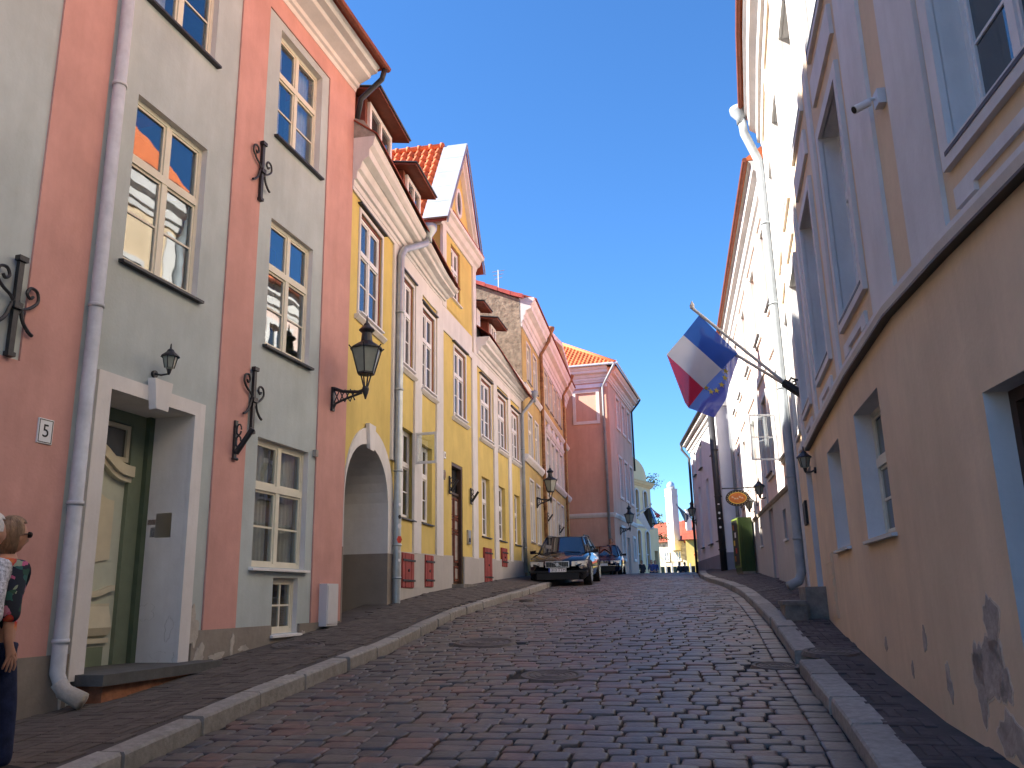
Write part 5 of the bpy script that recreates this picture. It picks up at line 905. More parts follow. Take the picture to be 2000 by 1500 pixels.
mb = MB(); fprofile(mb, FR2, 0, 15.2, [(0, 3.722), (.08, 3.722), (.11, 3.78), (.11, 3.8), (0, 3.86)]); mb.build('plinth_ledge', M['bare'], H2)
for a, b in ((0.02, .4), (2.4, 2.95), (5.5, 6.1), (8.7, 9.3), (11.6, 12.1), (14.4, 15.2)): mb = MB(); fbox(mb, FR2, a, b, -.01, .05, 3.86, 10.2); mb.build('pilaster', M['white'], H2)
for a in (10.2, 6.95): mb = MB(); fbox(mb, FR2, 0, 15.2, -.01, .045, a, a + (.4 if a > 8 else .22)); mb.build('white_band', M['white'], H2)
for i, h in enumerate(w1 + w2):
    window(H2, FR2, *h, depth=.16, rows=((.62, 2), (.38, 1)), fm=M['winwhite'], sep=False, sill='sill', sd=.1)
    mb = MB(); framing(mb, FR2, *h, .13, -.01, .05); mb.build('window_surround', M['white'], H2)
for h in slits: q = MB(); fbox(q, FR2, h[0], h[1], -.22, -.18, h[2], h[3]); wo_ = q.build('window', M['gdark'], H2); q = MB(); fbox(q, FR2, h[0] - .05, h[1] + .05, -.17, .09, h[2] - .05, h[2]); q.build('sill', M['white'], wo_)
q = MB(); fbox(q, FR2, 4.35, 5.3, -.5, -.45, 1.6, 3.66); q.build('door', M['darkwood'], H2)
mb = MB(); fprofile(mb, FR2, 0, 15.2, [(-.05, 10.25), (.06, 10.25), (.08, 10.35), (.14, 10.4), (.16, 10.6), (.28, 10.68), (.3, 10.84), (.36, 10.9), (-.05, 10.9)]); mb.build('cornice', M['white'], H2)
curved_roof(FR2, 0, 15.25, 10.92, .40, -4.2, 14.2, H2)
downpipe(H2, [FR2.P(15.0, .4, 10.8), FR2.P(15.0, .4, 10.4), FR2.P(15.0, .12, 9.8), FR2.P(15.0, .12, 4)], .06, M['zinc'], hopper=FR2.P(15.0, .42, 10.85))
FW = Fac([tuple(FR2.P(1.95, .05, 0).xy), tuple(FR2.P(1.7, .98, 0).xy)], 0, -1); mb = MB(); framing(mb, FW, .05, .62, 4.52, 5.50, .035, -.02, .02); fbox(mb, FW, .05, .62, -.012, .012, 5.0, 5.02); oc = mb.build('open_casement', M['winwhite'], H2); mb = MB(); fbox(mb, FW, .05, .62, -.004, .004, 4.52, 5.50); mb.build('pane', M['glass'], oc)
coach_lamp(FR2, 5.6, 4.05, .2, 'black coach lamp on the pink wall above the grey plinth door', 1.0); coach_lamp(FR2, 9.0, 4.0, .2, 'black coach lamp on the pink wall behind the oval hanging sign', 1.0)
# hanging oval sign
sgp = FR2.P(8.5, 0, 4.62); t = thing('hanging_sign', sgp, 'oval orange and black sign hanging from an iron bar over the right pavement', 'hanging sign'); q = MB(); nn = FR2.N(8.5).normalized(); tt = FR2.T(8.5)
q.tube([FR2.P(8.5, .0, 4.66), FR2.P(8.5, 1.0, 4.66)], .018, 8); q.tube([FR2.P(8.5, .02, 4.2), FR2.P(8.5, .16, 4.32), FR2.P(8.5, .3, 4.5), FR2.P(8.5, .22, 4.58), FR2.P(8.5, .14, 4.5)], .013, 6); fbox(q, FR2, 8.46, 8.54, .0, .03, 4.1, 4.75); q.build('bracket', M['iron'], t)
cs = FR2.P(8.5, .56, 4.36)
def oval(ra, rb, o, th, m, nm, rin=0): 
    q = MB(); n = 32; out = [cs + nn * (ra * math.cos(k * 2 * math.pi / n)) + Vector((0, 0, rb * math.sin(k * 2 * math.pi / n))) for k in range(n)]; q.prism([p - tt * o for p in out], tt * (2 * o if th is None else th)); return q.build(nm, m, t)
oval(.35, .245, .02, None, M['ink'], 'board'); oval(.25, .155, .026, None, M['orange'], 'emblem_field')
ro = MB(); n = 40
for k in range(n):
    a = k * 2 * math.pi / n; b = a + 2 * math.pi / n
    for sd_ in (-1, 1): ro.quad(*[cs + nn * (rr * x_) + Vector((0, 0, r2 * y_)) + tt * (.0275 * sd_) for rr, r2, x_, y_ in ((.25, .155, math.cos(a), math.sin(a)), (.25, .155, math.cos(b), math.sin(b)), (.265, .17, math.cos(b), math.sin(b)), (.265, .17, math.cos(a), math.sin(a)))])
ro.build('ring', M['gold'], t)
em = MB()
for k in range(22):
    a = k * 2 * math.pi / 22; c = cs + nn * (.305 * math.cos(a)) + Vector((0, 0, .205 * math.sin(a)))
    for sd_ in (-1, 1): em.prism([c + nn * x_ + Vector((0, 0, z_)) + tt * sd_ * .021 for x_, z_ in ((.010, -.014), (-.010, -.014), (-.006, .014), (.004, .012))], tt * sd_ * .003)
for k in range(5):
    c = cs + nn * (-.14 + k * .07) + Vector((0, 0, -.02 + .03 * math.sin(k * 1.9)))
    for sd_ in (-1, 1): em.prism([c + nn * x_ + Vector((0, 0, z_)) + tt * sd_ * .027 for x_, z_ in ((-.035, 0), (.035, .005), (.02, .05), (-.012, .04))], tt * sd_ * .003)
em.build('emblem', M['tanpaint'], t, kind='stuff')
# vending machine
vz = rpz(26); t = thing('vending_machine', FR2.P(9.7, .5, vz - rpz(0) * 0), 'green drinks vending machine against the grey plinth of the pink house', 'vending machine')
c = FR2.P(9.6, .52, vz); cdir = R(10.4 - 9); Fv = Fac([(c.x + math.sin(cdir) * .8, c.y + math.cos(cdir) * .8), (c.x, c.y)], 0, 1); Lv = Fv.s[-1]; q = MB(); fbox(q, Fv, 0, Lv, -.42, 0, vz + .08, vz + 1.72); q.build('cabinet', M['greendark'], t); q = MB(); framing(q, Fv, .05, Lv - .05, vz + .25, vz + 1.65, .05, 0, .03); q.build('front_frame', M['greensteel'], t); q = MB(); fbox(q, Fv, .04, Lv - .12, .0, .02, vz + .3, vz + 1.64); q.build('front_panel', M['black'], t)
for k, m in enumerate(('orange', 'red', 'gold', 'plate', 'orange')): q = MB(); fbox(q, Fv, .1 + (k % 2) * .18, .26 + (k % 2) * .18, .02, .026, vz + .4 + k * .24, vz + .56 + k * .24); q.build('picture', M[m], t)
q = MB(); fbox(q, Fv, .0, Lv, -.41, -.02, vz, vz + .08); q.build('base', M['step'], t); q = MB(); fbox(q, Fv, Lv, Lv + .01, -.41, -.12, vz + .1, vz + 1.7); q.build('side_panel', M['greendark'], t)
# ------------------------------------------------------------------ R3: white house with slate plinth
H3 = thing('terraced_house', base(FR3, 4), 'white house with blue-grey plinth and black corner pipe past the pink house', 'house')
r3 = [(.75, 1.5, 3.62, 6.75), (3.35, 4.1, 3.62, 6.45)]; r3 = [(1.1, 2.0, 3.65, 6.3), (3.5, 4.4, 3.65, 6.4), (6.3, 7.1, 3.65, 6.4)]; r3u = [(5.0, 5.9, 7.1, 8.2), (7.3, 8.1, 7.1, 8.2), (1.2, 1.9, 7.1, 8.2)]
mb = MB(); fwall(mb, FR3, 0, 9.2, 1, 8.75, [h + (.15,) for h in r3 + r3u], 0, 0); fwall(mb, FR3e, 0, 5, 1, 8.9, [], 0); mb.poly([FR3e.P(0, 0, 8.9), FR3e.P(5, 0, 8.9), FR3e.P(5, 0, 13.2), FR3e.P(3.9, 0, 13.2)]); fshell(mb, FR3, 0, 9.2, 1, 8.75, 8, 0, (0, 1)); mb.build('wall', M['lav'], H3)
for F, L in ((FR3, 9.2), (FR3e, 5)): mb = MB(); fbox(mb, F, 0 if F is FR3 else -.03, L, -.02, .03, 1, 3.1); mb.build('plinth', M['slate'], H3)
mb = MB(); fprofile(mb, FR3, -.05, 9.4, [(-.05, 8.4), (.05, 8.4), (.08, 8.5), (.16, 8.55), (.2, 8.7), (.34, 8.75), (.36, 8.9), (-.05, 8.9)]); mb.build('cornice', M['white'], H3)
mb = MB(); a, b, c, d = FR3.P(-.1, .42, 8.92), FR3.P(9.4, .42, 8.92), FR3.P(9.4, -4, 13.2), FR3.P(-.1, -4, 13.2); mb.quad(a, b, c, d); mb.quad(d, c, FR3.P(9.4, -8.4, 8.92), FR3.P(-.1, -8.4, 8.92)); mb.build('roof', M['tile'], H3)
mb = MB(); mb.tube([a, b], .06, 8); mb.build('gutter', M['pipe_black'], H3); mb = MB(); fbox(mb, FR3e, 0, 1.2, 0, .08, 8.75, 8.9); mb.build('string_course', M['white'], H3)
for h in r3 + r3u: window(H3, FR3, *h, depth=.15, rows=((1, 3),), fm=M['winwhite'], sep=False, sill='sill', sd=.1)
downpipe(H3, [FR3.P(9.3, .42, 8.85), FR3.P(9.3, .4, 8.6), FR3.P(8.9, .12, 8.1), FR3.P(8.9, .12, 2.4)], .06, M['pipe_black']); downpipe(H3, [FR3.P(-.03, .2, 8.6), FR3.P(-.03, .14, 2.2)], .13, M['pipe_black'], [FR3.P(-.03, .16, z) for z in (7, 5.2, 3.2)])
for i in range(4): q = MB(); p = FR3.P(-.03, .16, 4.9 - i * .27 - (i % 2) * .06) + Vector((-.04, -.125, 0)); q.prism([p + Vector((.05 * math.cos(k * 1.3 + i), 0, (.03 + .02 * (i % 2)) * math.sin(k * 1.3 + i))) for k in range(5)], (0, -.012, 0)); q.build('sticker', M['plate'], H3)
street_lamp(FR3, 8.6, 5.0, .2, 'black street lantern at the far corner of the white house', .75)
# ------------------------------------------------------------------ flags
fm_ = Vector((4.75, 13.5)); fn = Vector((-.965, .26)); ftan = Vector((.26, .965))
def on_flag(px, py, so=0.0):
    o = fm_ + ftan * so; d = ray(px, py); k = ((o - EYE.xy).dot(ftan)) / (d.xy.dot(ftan)); return EYE + d * k
t = thing('flag_bracket', on_flag(1565, 770), 'black iron bracket holding two flagpoles on the beige house', 'flag bracket'); q = MB(); a, b = on_flag(1567, 770), on_flag(1530, 745); q.tube([a, b], [.06, .055], 10); q.tube([on_flag(1567, 772, .1), on_flag(1530, 749, .1)], [.06, .055], 10); q.build('sockets', M['iron'], t)
q = MB(); q.tube([on_flag(1566, 742), on_flag(1555, 742), on_flag(1545, 738), on_flag(1540, 746), on_flag(1547, 753), on_flag(1555, 750), on_flag(1553, 744), on_flag(1548, 746)], .018, 6); q.build('scroll', M['iron'], t); q = MB(); q.tube([on_flag(1567, 732), on_flag(1567, 775)], .03, 6); q.build('back_plate', M['iron'], t)
def flag(label, pole_pts, so, L, Rr, bands, pm, cat='flag', group=None, th=.004, n=18, of=None, amp=.02, pr=.027):
    of = of or (lambda x, y: on_flag(x, y, so)); P0, P1 = of(*pole_pts[0]), of(*pole_pts[1]); t = thing('flag', P0, label, cat, group); q = MB(); q.tube([P0, P1], pr, 8); q.lathe([(pr * 1.4, 0), (pr * 1.6, pr * 2), (.003, pr * 5)], P1, 8); q.build('flagpole', pm, t)
    def edge(E, v):
        for (v0, x0, y0), (v1, x1, y1) in zip(E[:-1], E[1:]):
            if v <= v1 + 1e-9: u = (v - v0) / (v1 - v0); return (x0 + (x1 - x0) * u, y0 + (y1 - y0) * u)
        return E[-1][1:]
    nrm_ = Vector((ftan.x, ftan.y, 0))
    def S(u, v): a, b = edge(L, v), edge(Rr, v); p = of(a[0] + (b[0] - a[0]) * u, a[1] + (b[1] - a[1]) * u); return p + nrm_ * (amp * math.sin(u * 7 + v * 3) * v + amp * .7 * math.sin(v * 9 + u * 2) * v)
    for (v0, v1, m, nm) in bands:
        q = MB(); vs = []; fs = []; mm = max(3, int(n * (v1 - v0)))
        for j in range(mm + 1):
            for i in range(n + 1): vs.append(S(i / n, v0 + (v1 - v0) * j / mm))
        for j in range(mm):
            for i in range(n): a = j * (n + 1) + i; fs.append((a, a + 1, a + n + 2, a + n + 1))
        q.add(vs, fs); q.build(nm, m, t, smooth=True)
    return t, S
flag('flag of blue, white and red bands hanging from the upper pole on the beige house', ((1530, 745), (1352, 602)), 0, [(0, 1366, 615), (.34, 1334, 655), (.64, 1302, 692), (1, 1338, 787)], [(0, 1441, 690), (.34, 1409, 722), (.64, 1374, 758), (1, 1345, 797)], [(0, .333, M['flagblue'], 'blue_band'), (.333, .64, M['flagwhite'], 'white_band'), (.64, 1, M['flagred'], 'red_band')], M['pole'])
t, S = flag('dark blue flag with a ring of gold stars on the lower pole, behind the tricolour', ((1530, 749), (1371, 652)), .16, [(0, 1371, 654), (.5, 1346, 725), (1, 1345, 797)], [(0, 1443, 697), (.55, 1425, 750), (.75, 1418, 780), (1, 1395, 816)], [(0, 1, M['flageu'], 'cloth')], M['pole'])
for k in range(12):
    a = k * math.pi / 6; cu_, cv_ = .58 + .27 * math.cos(a), .46 + .24 * math.sin(a); p = S(cu_, cv_); ex = (S(cu_ + .05, cv_) - p).normalized(); ey = Vector((0, 0, 1)); q = MB()
    pts = [p + ex * (rr * math.sin(j * math.pi / 5)) + ey * (rr * math.cos(j * math.pi / 5)) - Vector((ftan.x, ftan.y, 0)) * .012 for j in range(10) for rr in [(.055 if j % 2 == 0 else .023)]]
    q.prism(pts, Vector((ftan.x, ftan.y, 0)) * .024); q.build('star', M['gold'], t)
of1 = lambda x, y: at_y(x, y, 62.5); of2 = lambda x, y: at_y(x, y, 63.0); of3 = lambda x, y: at_y(x, y, 46.0)
flag('flag of blue, black and white bands on the pale cream house', ((1241, 1007), (1270, 987)), 0, [(0, 1272, 991), (.33, 1266, 992), (.66, 1255, 1002), (1, 1243, 1010)], [(0, 1284, 1022), (.33, 1279, 1026), (.66, 1270, 1033), (1, 1268, 1039)], [(0, .2, M['flagsky'], 'blue_band'), (.2, .62, M['flagblack'], 'black_band'), (.62, 1, M['flagwhite'], 'white_band')], M['pole'], of=of1, amp=.05, pr=.03, n=8)
t, S = flag('small red flag with a white cross partly behind the blue, black and white one', ((1243, 1003), (1272, 986)), 0, [(0, 1270, 988), (1, 1283, 1012)], [(0, 1277, 996), (1, 1291, 1007)], [(0, .44, M['flagred'], 'red_field'), (.44, .58, M['flagwhite'], 'cross'), (.58, 1, M['flagred'], 'red_field')], M['pole'], of=of2, amp=.03, pr=.03, n=8)
flag('narrow navy flag hanging from a pole off the white house at the street end', ((1357, 1018), (1322, 987)), 0, [(0, 1323, 989), (.5, 1330, 1003), (1, 1338, 1020)], [(0, 1345, 1006), (.5, 1345, 1012), (1, 1341, 1021)], [(0, 1, M['flagnavy'], 'cloth')], M['pole'], of=of3, amp=.03, pr=.025, n=8)
# ------------------------------------------------------------------ cars (local: +y is the front, x to the right, z up)
def car(name, label, loc, head, paint, Wd, H, L, plate, estate=True, z_off=0, group='cars parked by the left kerb'):
    t = thing(name, (0, 0, 0), label, 'car', group); h = Wd / 2; f = L / 2; sx = h / .9; zs = H / 1.47
    St = [(f, .34, .70, .45, .60, .60, .62), (f - .05, .22, .80, .42, .74, .66, .70), (f - .22, .18, .86, .48, .84, .72, .79), (f - .55, .18, .895, .5, .87, .82, .88), (f - 1.0, .18, .90, .5, .875, .88, .95), (f - 1.35, .18, .90, .5, .87, .92, 1.0), (0, .18, .90, .5, .87, .95, 1.0), (-f + .9, .18, .90, .5, .86, .97, 1.0), (-f + .2, .22, .88, .5, .84, .98, 1.0), (-f, .34, .80, .5, .76, .95, .97)]
    vs = []; fs = []; n = 11
    for (y, zb, wm, zm, wb, zl, zt) in St:
        half = [(0, zb), (wm * .85, zb), (wm * .97, zb + .10), (wm, zm), (wb, zl), (wb * .75, zl + (zt - zl) * .75)]
        ring = [(x * sx, z * zs) for x, z in half] + [(0, zt * zs)] + [(-x * sx, z * zs) for x, z in reversed(half[1:])]; vs += [(x, y, z) for x, z in ring]; n = len(ring)
    for i in range(len(St) - 1):
        for k in range(n): fs.append((i * n + k, i * n + (k + 1) % n, (i + 1) * n + (k + 1) % n, (i + 1) * n + k))
    fs += [tuple(range(n)), tuple(range(len(vs) - 1, len(vs) - n - 1, -1))]; q = MB(); q.add(vs, fs); body = q.build('body', paint, t, smooth=True)
    zb, zt = .955 * zs, H - .03; yb0, yb1 = f - 1.28, -f + .12; yt0, yt1 = f - 1.84, (-f + .5 if estate else -f + .95); wb, wt = .80 * sx, .60 * sx
    B = [Vector((-wb * .92, yb0, zb)), Vector((wb * .92, yb0, zb)), Vector((wb, yb0 - .5, zb)), Vector((wb * .95, yb1, zb)), Vector((-wb * .95, yb1, zb)), Vector((-wb, yb0 - .5, zb))]
    Tp = [Vector((-wt * .95, yt0, zt)), Vector((wt * .95, yt0, zt)), Vector((wt, yt0 - .4, zt + .01)), Vector((wt * .92, yt1, zt - .02)), Vector((-wt * .92, yt1, zt - .02)), Vector((-wt, yt0 - .4, zt + .01))]
    q = MB(); c0 = Vector((0, yt0 + .03, zt + .025)); c1 = Vector((0, yt1, zt + .02)); cm = Vector((0, (yt0 + yt1) / 2, zt + .045))
    q.add(Tp + [c0, cm, c1], [(0, 6, 7, 5), (6, 1, 2, 7), (2, 3, 8, 7), (8, 4, 5, 7)]); 
    for i in range(6):
        a, b = B[i], Tp[i]; q.tube([a, b], .035, 6)
    for i in range(6): q.tube([Tp[i], Tp[(i + 1) % 6]], .03, 6)
    q.build('roof', paint, t, smooth=True)
    def pane(i, j, nm, curve=0):
        q = MB(); k = 6; vs = []
        for r_ in range(2):
            for u in range(k + 1):
                a = (B if r_ == 0 else Tp); p = a[i].lerp(a[j], u / k); p = p + Vector((0, curve * math.sin(math.pi * u / k), 0)); vs.append(p)
        q.add(vs, [(u, u + 1, k + 2 + u, k + 1 + u) for u in range(k)]); return q.build(nm, M['carglass'], t, smooth=True)
    pane(0, 1, 'windscreen', .10); pane(1, 2, 'quarter_window'); pane(5, 0, 'quarter_window'); pane(2, 3, 'side_window'); pane(4, 5, 'side_window'); pane(3, 4, 'rear_window', -.06)
    for sgn in (-1, 1):
        for y in (f - .93, -f + .98):
            q = MB(); r_ = .325; q.tube([(sgn * (h - .22), y, r_), (sgn * (h + .012), y, r_)], r_, 22); wh = q.build('tyre', M['rubber'], t, smooth=False); q = MB(); q.tube([(sgn * (h + .0), y, r_), (sgn * (h + .022), y, r_)], .215, 18); q.build('rim', M['alloy'], wh)
            for k in range(5): q = MB(); a = k * 1.2566; q.hexa([Vector((sgn * (h + o), y + math.cos(a + w_) * rr, r_ + math.sin(a + w_) * rr)) for o in (.023, .03) for rr, w_ in ((.05, -.5), (.05, .5), (.2, .13), (.2, -.13))]); q.build('spoke', M['chrome'], wh)
            q = MB(); ar = [Vector((sgn * (h - .004), y + (r_ + .06) * math.cos(a), r_ + (r_ + .06) * math.sin(a))) for a in [i * math.pi / 14 for i in range(15)]]; q.tube(ar, .025, 6); q.build('wheel_arch', M['black'], t)
        q = MB(); z0 = .60 * zs; yy = f - .10
        q.hexa([Vector((sgn * x * sx, y, z * zs)) for x, y, z in ((.42, f + .022, .575), (.79, f - .045, .585), (.805, f - .07, .72), (.42, f + .0, .71), (.42, f - .12, .575), (.86, f - .3, .60), (.87, f - .32, .73), (.42, f - .14, .715))]); hl = q.build('headlight', M['lens'], t)
        q = MB(); q.tube([Vector((sgn * .56 * sx, f - .06, .65 * zs)), Vector((sgn * .56 * sx, f + .008, .65 * zs))], .045, 10); q.build('bulb_ring', M['chrome'], hl)
        q = MB(); m0 = Vector((sgn * (h + .09), yb0 - .42, 1.0 * zs)); q.hexa([m0 + Vector((a * .09, b * .06, c * .065)) for a, b, c in ((-1, -1, -.8), (1, -.9, -.8), (1, .6, -.6), (-1, 1, -.8), (-1, -1, 1), (1, -.9, .8), (1, .6, .6), (-1, 1, 1))]); q.tube([m0, Vector((sgn * wb, yb0 - .36, .97 * zs))], .025, 6); q.build('mirror', paint if sgn > 0 else M['black'], t)
        if estate: q = MB(); q.tube([Vector((sgn * wt * .95, yt0 - .3, zt + .02)), Vector((sgn * wt * .95, yt0 - .4, zt + .07)), Vector((sgn * wt * .92, yt1 + .2, zt + .07)), Vector((sgn * wt * .92, yt1 + .1, zt + .02))], .018, 6); q.build('roof_rail', M['black'], t)
        q = MB(); q.hexa([Vector((sgn * x * sx, y, z * zs)) for x, y, z in ((.52, f + .0, .28), (.72, f - .06, .28), (.72, f - .06, .36), (.52, f + .0, .36), (.52, f - .1, .28), (.70, f - .15, .28), (.70, f - .15, .36), (.52, f - .1, .36))]); q.build('fog_lamp', M['steel'], t)
        q = MB(); q.tube([Vector((sgn * (h + .005), f - 1.5, .55 * zs)), Vector((sgn * (h + .005), -f + 1.4, .55 * zs))], .02, 6); q.build('rub_strip', M['black'], t)
    q = MB(); q.box(-.86 * sx, .86 * sx, f - .3, f + .02, .40 * zs, .455 * zs); q.box(-.62 * sx, .62 * sx, f - .1, f + .012, .2 * zs, .39 * zs); q.build('bumper', M['black'], t)
    gw, g0, g1 = (.33, .56, .70) if estate else (.3, .60, .70); q = MB(); q.box(-gw, gw, f - .08, f + .014, g0 * zs, g1 * zs); gr_ = q.build('grille', M['black'], t)
    q = MB()
    if estate:
        q.box(-gw - .02, gw + .02, f - .02, f + .035, g1 * zs - .0, g1 * zs + .025); q.box(-gw - .02, gw + .02, f - .02, f + .035, g0 * zs - .02, g0 * zs); q.box(-gw - .022, -gw + .005, f - .02, f + .033, g0 * zs, g1 * zs); q.box(gw - .005, gw + .022, f - .02, f + .033, g0 * zs, g1 * zs)
        for k in range(12): x = -gw + .05 * (k + 1); q.box(x - .003, x + .003, f + .0, f + .02, g0 * zs, g1 * zs)
        q.hexa([Vector((x, y, z * zs)) for y in (f + .022, f + .04) for x, z in ((-.17, g0 + .01), (-.12, g0 + .01), (.17, g1 - .01), (.12, g1 - .01))]); q.tube([(0, f + .02, (g0 + g1) / 2 * zs), (0, f + .045, (g0 + g1) / 2 * zs)], .055, 14)
    else:
        for z in (.62, .65, .68): q.box(-gw, gw, f, f + .022, z * zs, z * zs + .012)
        q.tube([(0, f + .01, .655 * zs), (0, f + .035, .655 * zs)], .06, 16); 
    q.build('grille_trim', M['chrome'], gr_)
    if not estate:
        q = MB(); q.box(-.78 * sx, .78 * sx, f - .2, f + .024, .465 * zs, .50 * zs); q.build('bumper_trim', M['chrome'], t)
    q = MB(); zp = .47 * zs if estate else .53 * zs; q.box(-.26, .26, f + .02, f + .04, zp - .055, zp + .055); pl = q.build('number_plate', M['plate'], t); q = MB(); q.box(-.26, -.215, f + .0402, f + .0425, zp - .055, zp + .055) if False else q.box(.215, .26, f + .0402, f + .0425, zp - .055, zp + .055); q.build('plate_strip', M['blue'], pl)
    if plate:
        cu = bpy.data.curves.new('lettering', 'FONT'); cu.body = plate; cu.size = .115; cu.extrude = .001; cu.align_x = 'CENTER'; cu.align_y = 'CENTER'; cu.materials.append(M['ink']); o = bpy.data.objects.new('lettering', cu); col.objects.link(o); o = as_mesh(o); o.parent = pl; o.matrix_local = Matrix(((-1, 0, 0, -.03), (0, 0, 1, f + .0425), (0, 1, 0, zp), (0, 0, 0, 1)))
    for sgn in (-1, 1): q = MB(); q.tube([(sgn * .55 * sx, yb0 + .06, zb + .02), (sgn * .05, yb0 + .03, zb + .06)], .009, 5); q.build('wiper', M['black'], t)
    t.location = loc; pit = math.atan((gz(loc[1] + 1) - gz(loc[1] - 1)) / 2); t.rotation_euler = (pit if abs(head) < 1.57 else -pit, 0, head); return t
def place(px, y, z=None):
    p = at_y(px, 1110, y); return (p.x, y, roadz(y, p.x) + .0)
HEAD = math.pi - R(10.5)
l1 = place(1089, 25.4); t1 = Vector((math.sin(R(10.5)), math.cos(R(10.5)), 0)); c1 = Vector(l1) + t1 * 2.35; c1.z = roadz(c1.y, c1.x)
car('estate_car', 'dark navy estate car parked facing downhill by the yellow house', tuple(c1), HEAD, M['carpaint'], 1.80, 1.47, 4.70, '313 TTM', True)
l2 = place(1172, 40.5); c2 = Vector(l2) + Vector((math.sin(R(14)), math.cos(R(14)), 0)) * 2.1; c2.z = roadz(c2.y, c2.x) - .02
car('hatchback_car', 'dark blue car parked behind the estate car, below the salmon wall', tuple(c2), math.pi - R(11), M['carpaint2'], 1.72, 1.42, 4.2, None, False)
# ------------------------------------------------------------------ people
def skin_mesh(name, nodes, edges, mats, parent, sub=2, xf=None):
    me = bpy.data.meshes.new(name); me.from_pydata([n[:3] for n in nodes], edges, []); o = bpy.data.objects.new(name, me); col.objects.link(o)
    md = o.modifiers.new('s', 'SKIN'); md.use_smooth_shade = True
    for i, n in enumerate(nodes):
        sv_ = me.skin_vertices[0].data[i]; sv_.radius = (n[3], n[4] if len(n) > 4 else n[3]); sv_.use_root = (i == 0)
    o.modifiers.new('u', 'SUBSURF').levels = sub; dg = bpy.context.evaluated_depsgraph_get(); me2 = bpy.data.meshes.new_from_object(o.evaluated_get(dg)); bpy.data.objects.remove(o)
    me2.name = name; me2.materials.clear(); me2.materials.append(mats); me2.polygons.foreach_set('use_smooth', [True] * len(me2.polygons)); r_ = bpy.data.objects.new(name, me2); col.objects.link(r_); r_.parent = parent; return r_
def chain(a, n, off=0): return [(off + i, off + i + 1) for i in range(n - 1)]
def floral():
    m = bpy.data.materials.new('floral_print'); m.use_nodes = True; n = m.node_tree; N = n.nodes; L = n.links; b = N['Principled BSDF']; b.inputs['Roughness'].default_value = .85; tc = N.new('ShaderNodeTexCoord')
    def cells(scale, seed):
        mp = N.new('ShaderNodeMapping'); mp.inputs['Location'].default_value = (seed, seed * 1.7, seed * .6); L.new(tc.outputs['Object'], mp.inputs[0]); nz = N.new('ShaderNodeTexNoise'); nz.inputs['Scale'].default_value = 14; L.new(mp.outputs[0], nz.inputs['Vector']); ad = N.new('ShaderNodeVectorMath'); ad.operation = 'MULTIPLY_ADD'; ad.inputs[1].default_value = (.06, .06, .06); L.new(nz.outputs['Color'], ad.inputs[0]); L.new(mp.outputs[0], ad.inputs[2])
        v = N.new('ShaderNodeTexVoronoi'); v.inputs['Scale'].default_value = scale; L.new(ad.outputs[0], v.inputs['Vector']); return v
    v1 = cells(22, 0); r1 = N.new('ShaderNodeValToRGB'); r1.color_ramp.interpolation = 'CONSTANT'; cs = [(0, (.012, .018, .03)), (.35, (.02, .07, .045)), (.52, (.012, .02, .04)), (.64, (.45, .10, .20)), (.74, (.02, .10, .09)), (.86, (.5, .2, .3)), (.93, (.25, .3, .2))]
    r1.color_ramp.elements[0].color = (*cs[0][1], 1); r1.color_ramp.elements[1].position = cs[1][0]; r1.color_ramp.elements[1].color = (*cs[1][1], 1)
    for p, c in cs[2:]: e = r1.color_ramp.elements.new(p); e.color = (*c, 1)
    sx_ = N.new('ShaderNodeSeparateColor'); L.new(v1.outputs['Color'], sx_.inputs[0]); L.new(sx_.outputs[0], r1.inputs[0])
    v2 = cells(8, 3.3); s2 = N.new('ShaderNodeSeparateColor'); L.new(v2.outputs['Color'], s2.inputs[0]); lt = N.new('ShaderNodeMath'); lt.operation = 'LESS_THAN'; lt.inputs[1].default_value = .075; dv = N.new('ShaderNodeMath'); dv.operation = 'MULTIPLY'; dv.inputs[1].default_value = 1.0; L.new(v2.outputs['Distance'], dv.inputs[0])
    lt.inputs[1].default_value = .42; L.new(dv.outputs[0], lt.inputs[0]); g2 = N.new('ShaderNodeMath'); g2.operation = 'GREATER_THAN'; g2.inputs[1].default_value = .42; L.new(s2.outputs[0], g2.inputs[0]); ml = N.new('ShaderNodeMath'); ml.operation = 'MULTIPLY'; L.new(lt.outputs[0], ml.inputs[0]); L.new(g2.outputs[0], ml.inputs[1])
    r2 = N.new('ShaderNodeValToRGB'); r2.color_ramp.elements[0].color = (.75, .30, .06, 1); r2.color_ramp.elements[1].color = (.55, .03, .03, 1); r2.color_ramp.elements[0].position = .1; r2.color_ramp.elements[1].position = .4; L.new(v2.outputs['Distance'], r2.inputs[0])
    mx = N.new('ShaderNodeMix'); mx.data_type = 'RGBA'; L.new(ml.outputs[0], mx.inputs[0]); L.new(r1.outputs[0], mx.inputs[6]); L.new(r2.outputs[0], mx.inputs[7]); L.new(mx.outputs[2], b.inputs['Base Color']); return m
M['floral'] = floral(); M['speckle'] = mat('speckled_pale_shirt', (.55, .55, .58), .9, .5, 60)
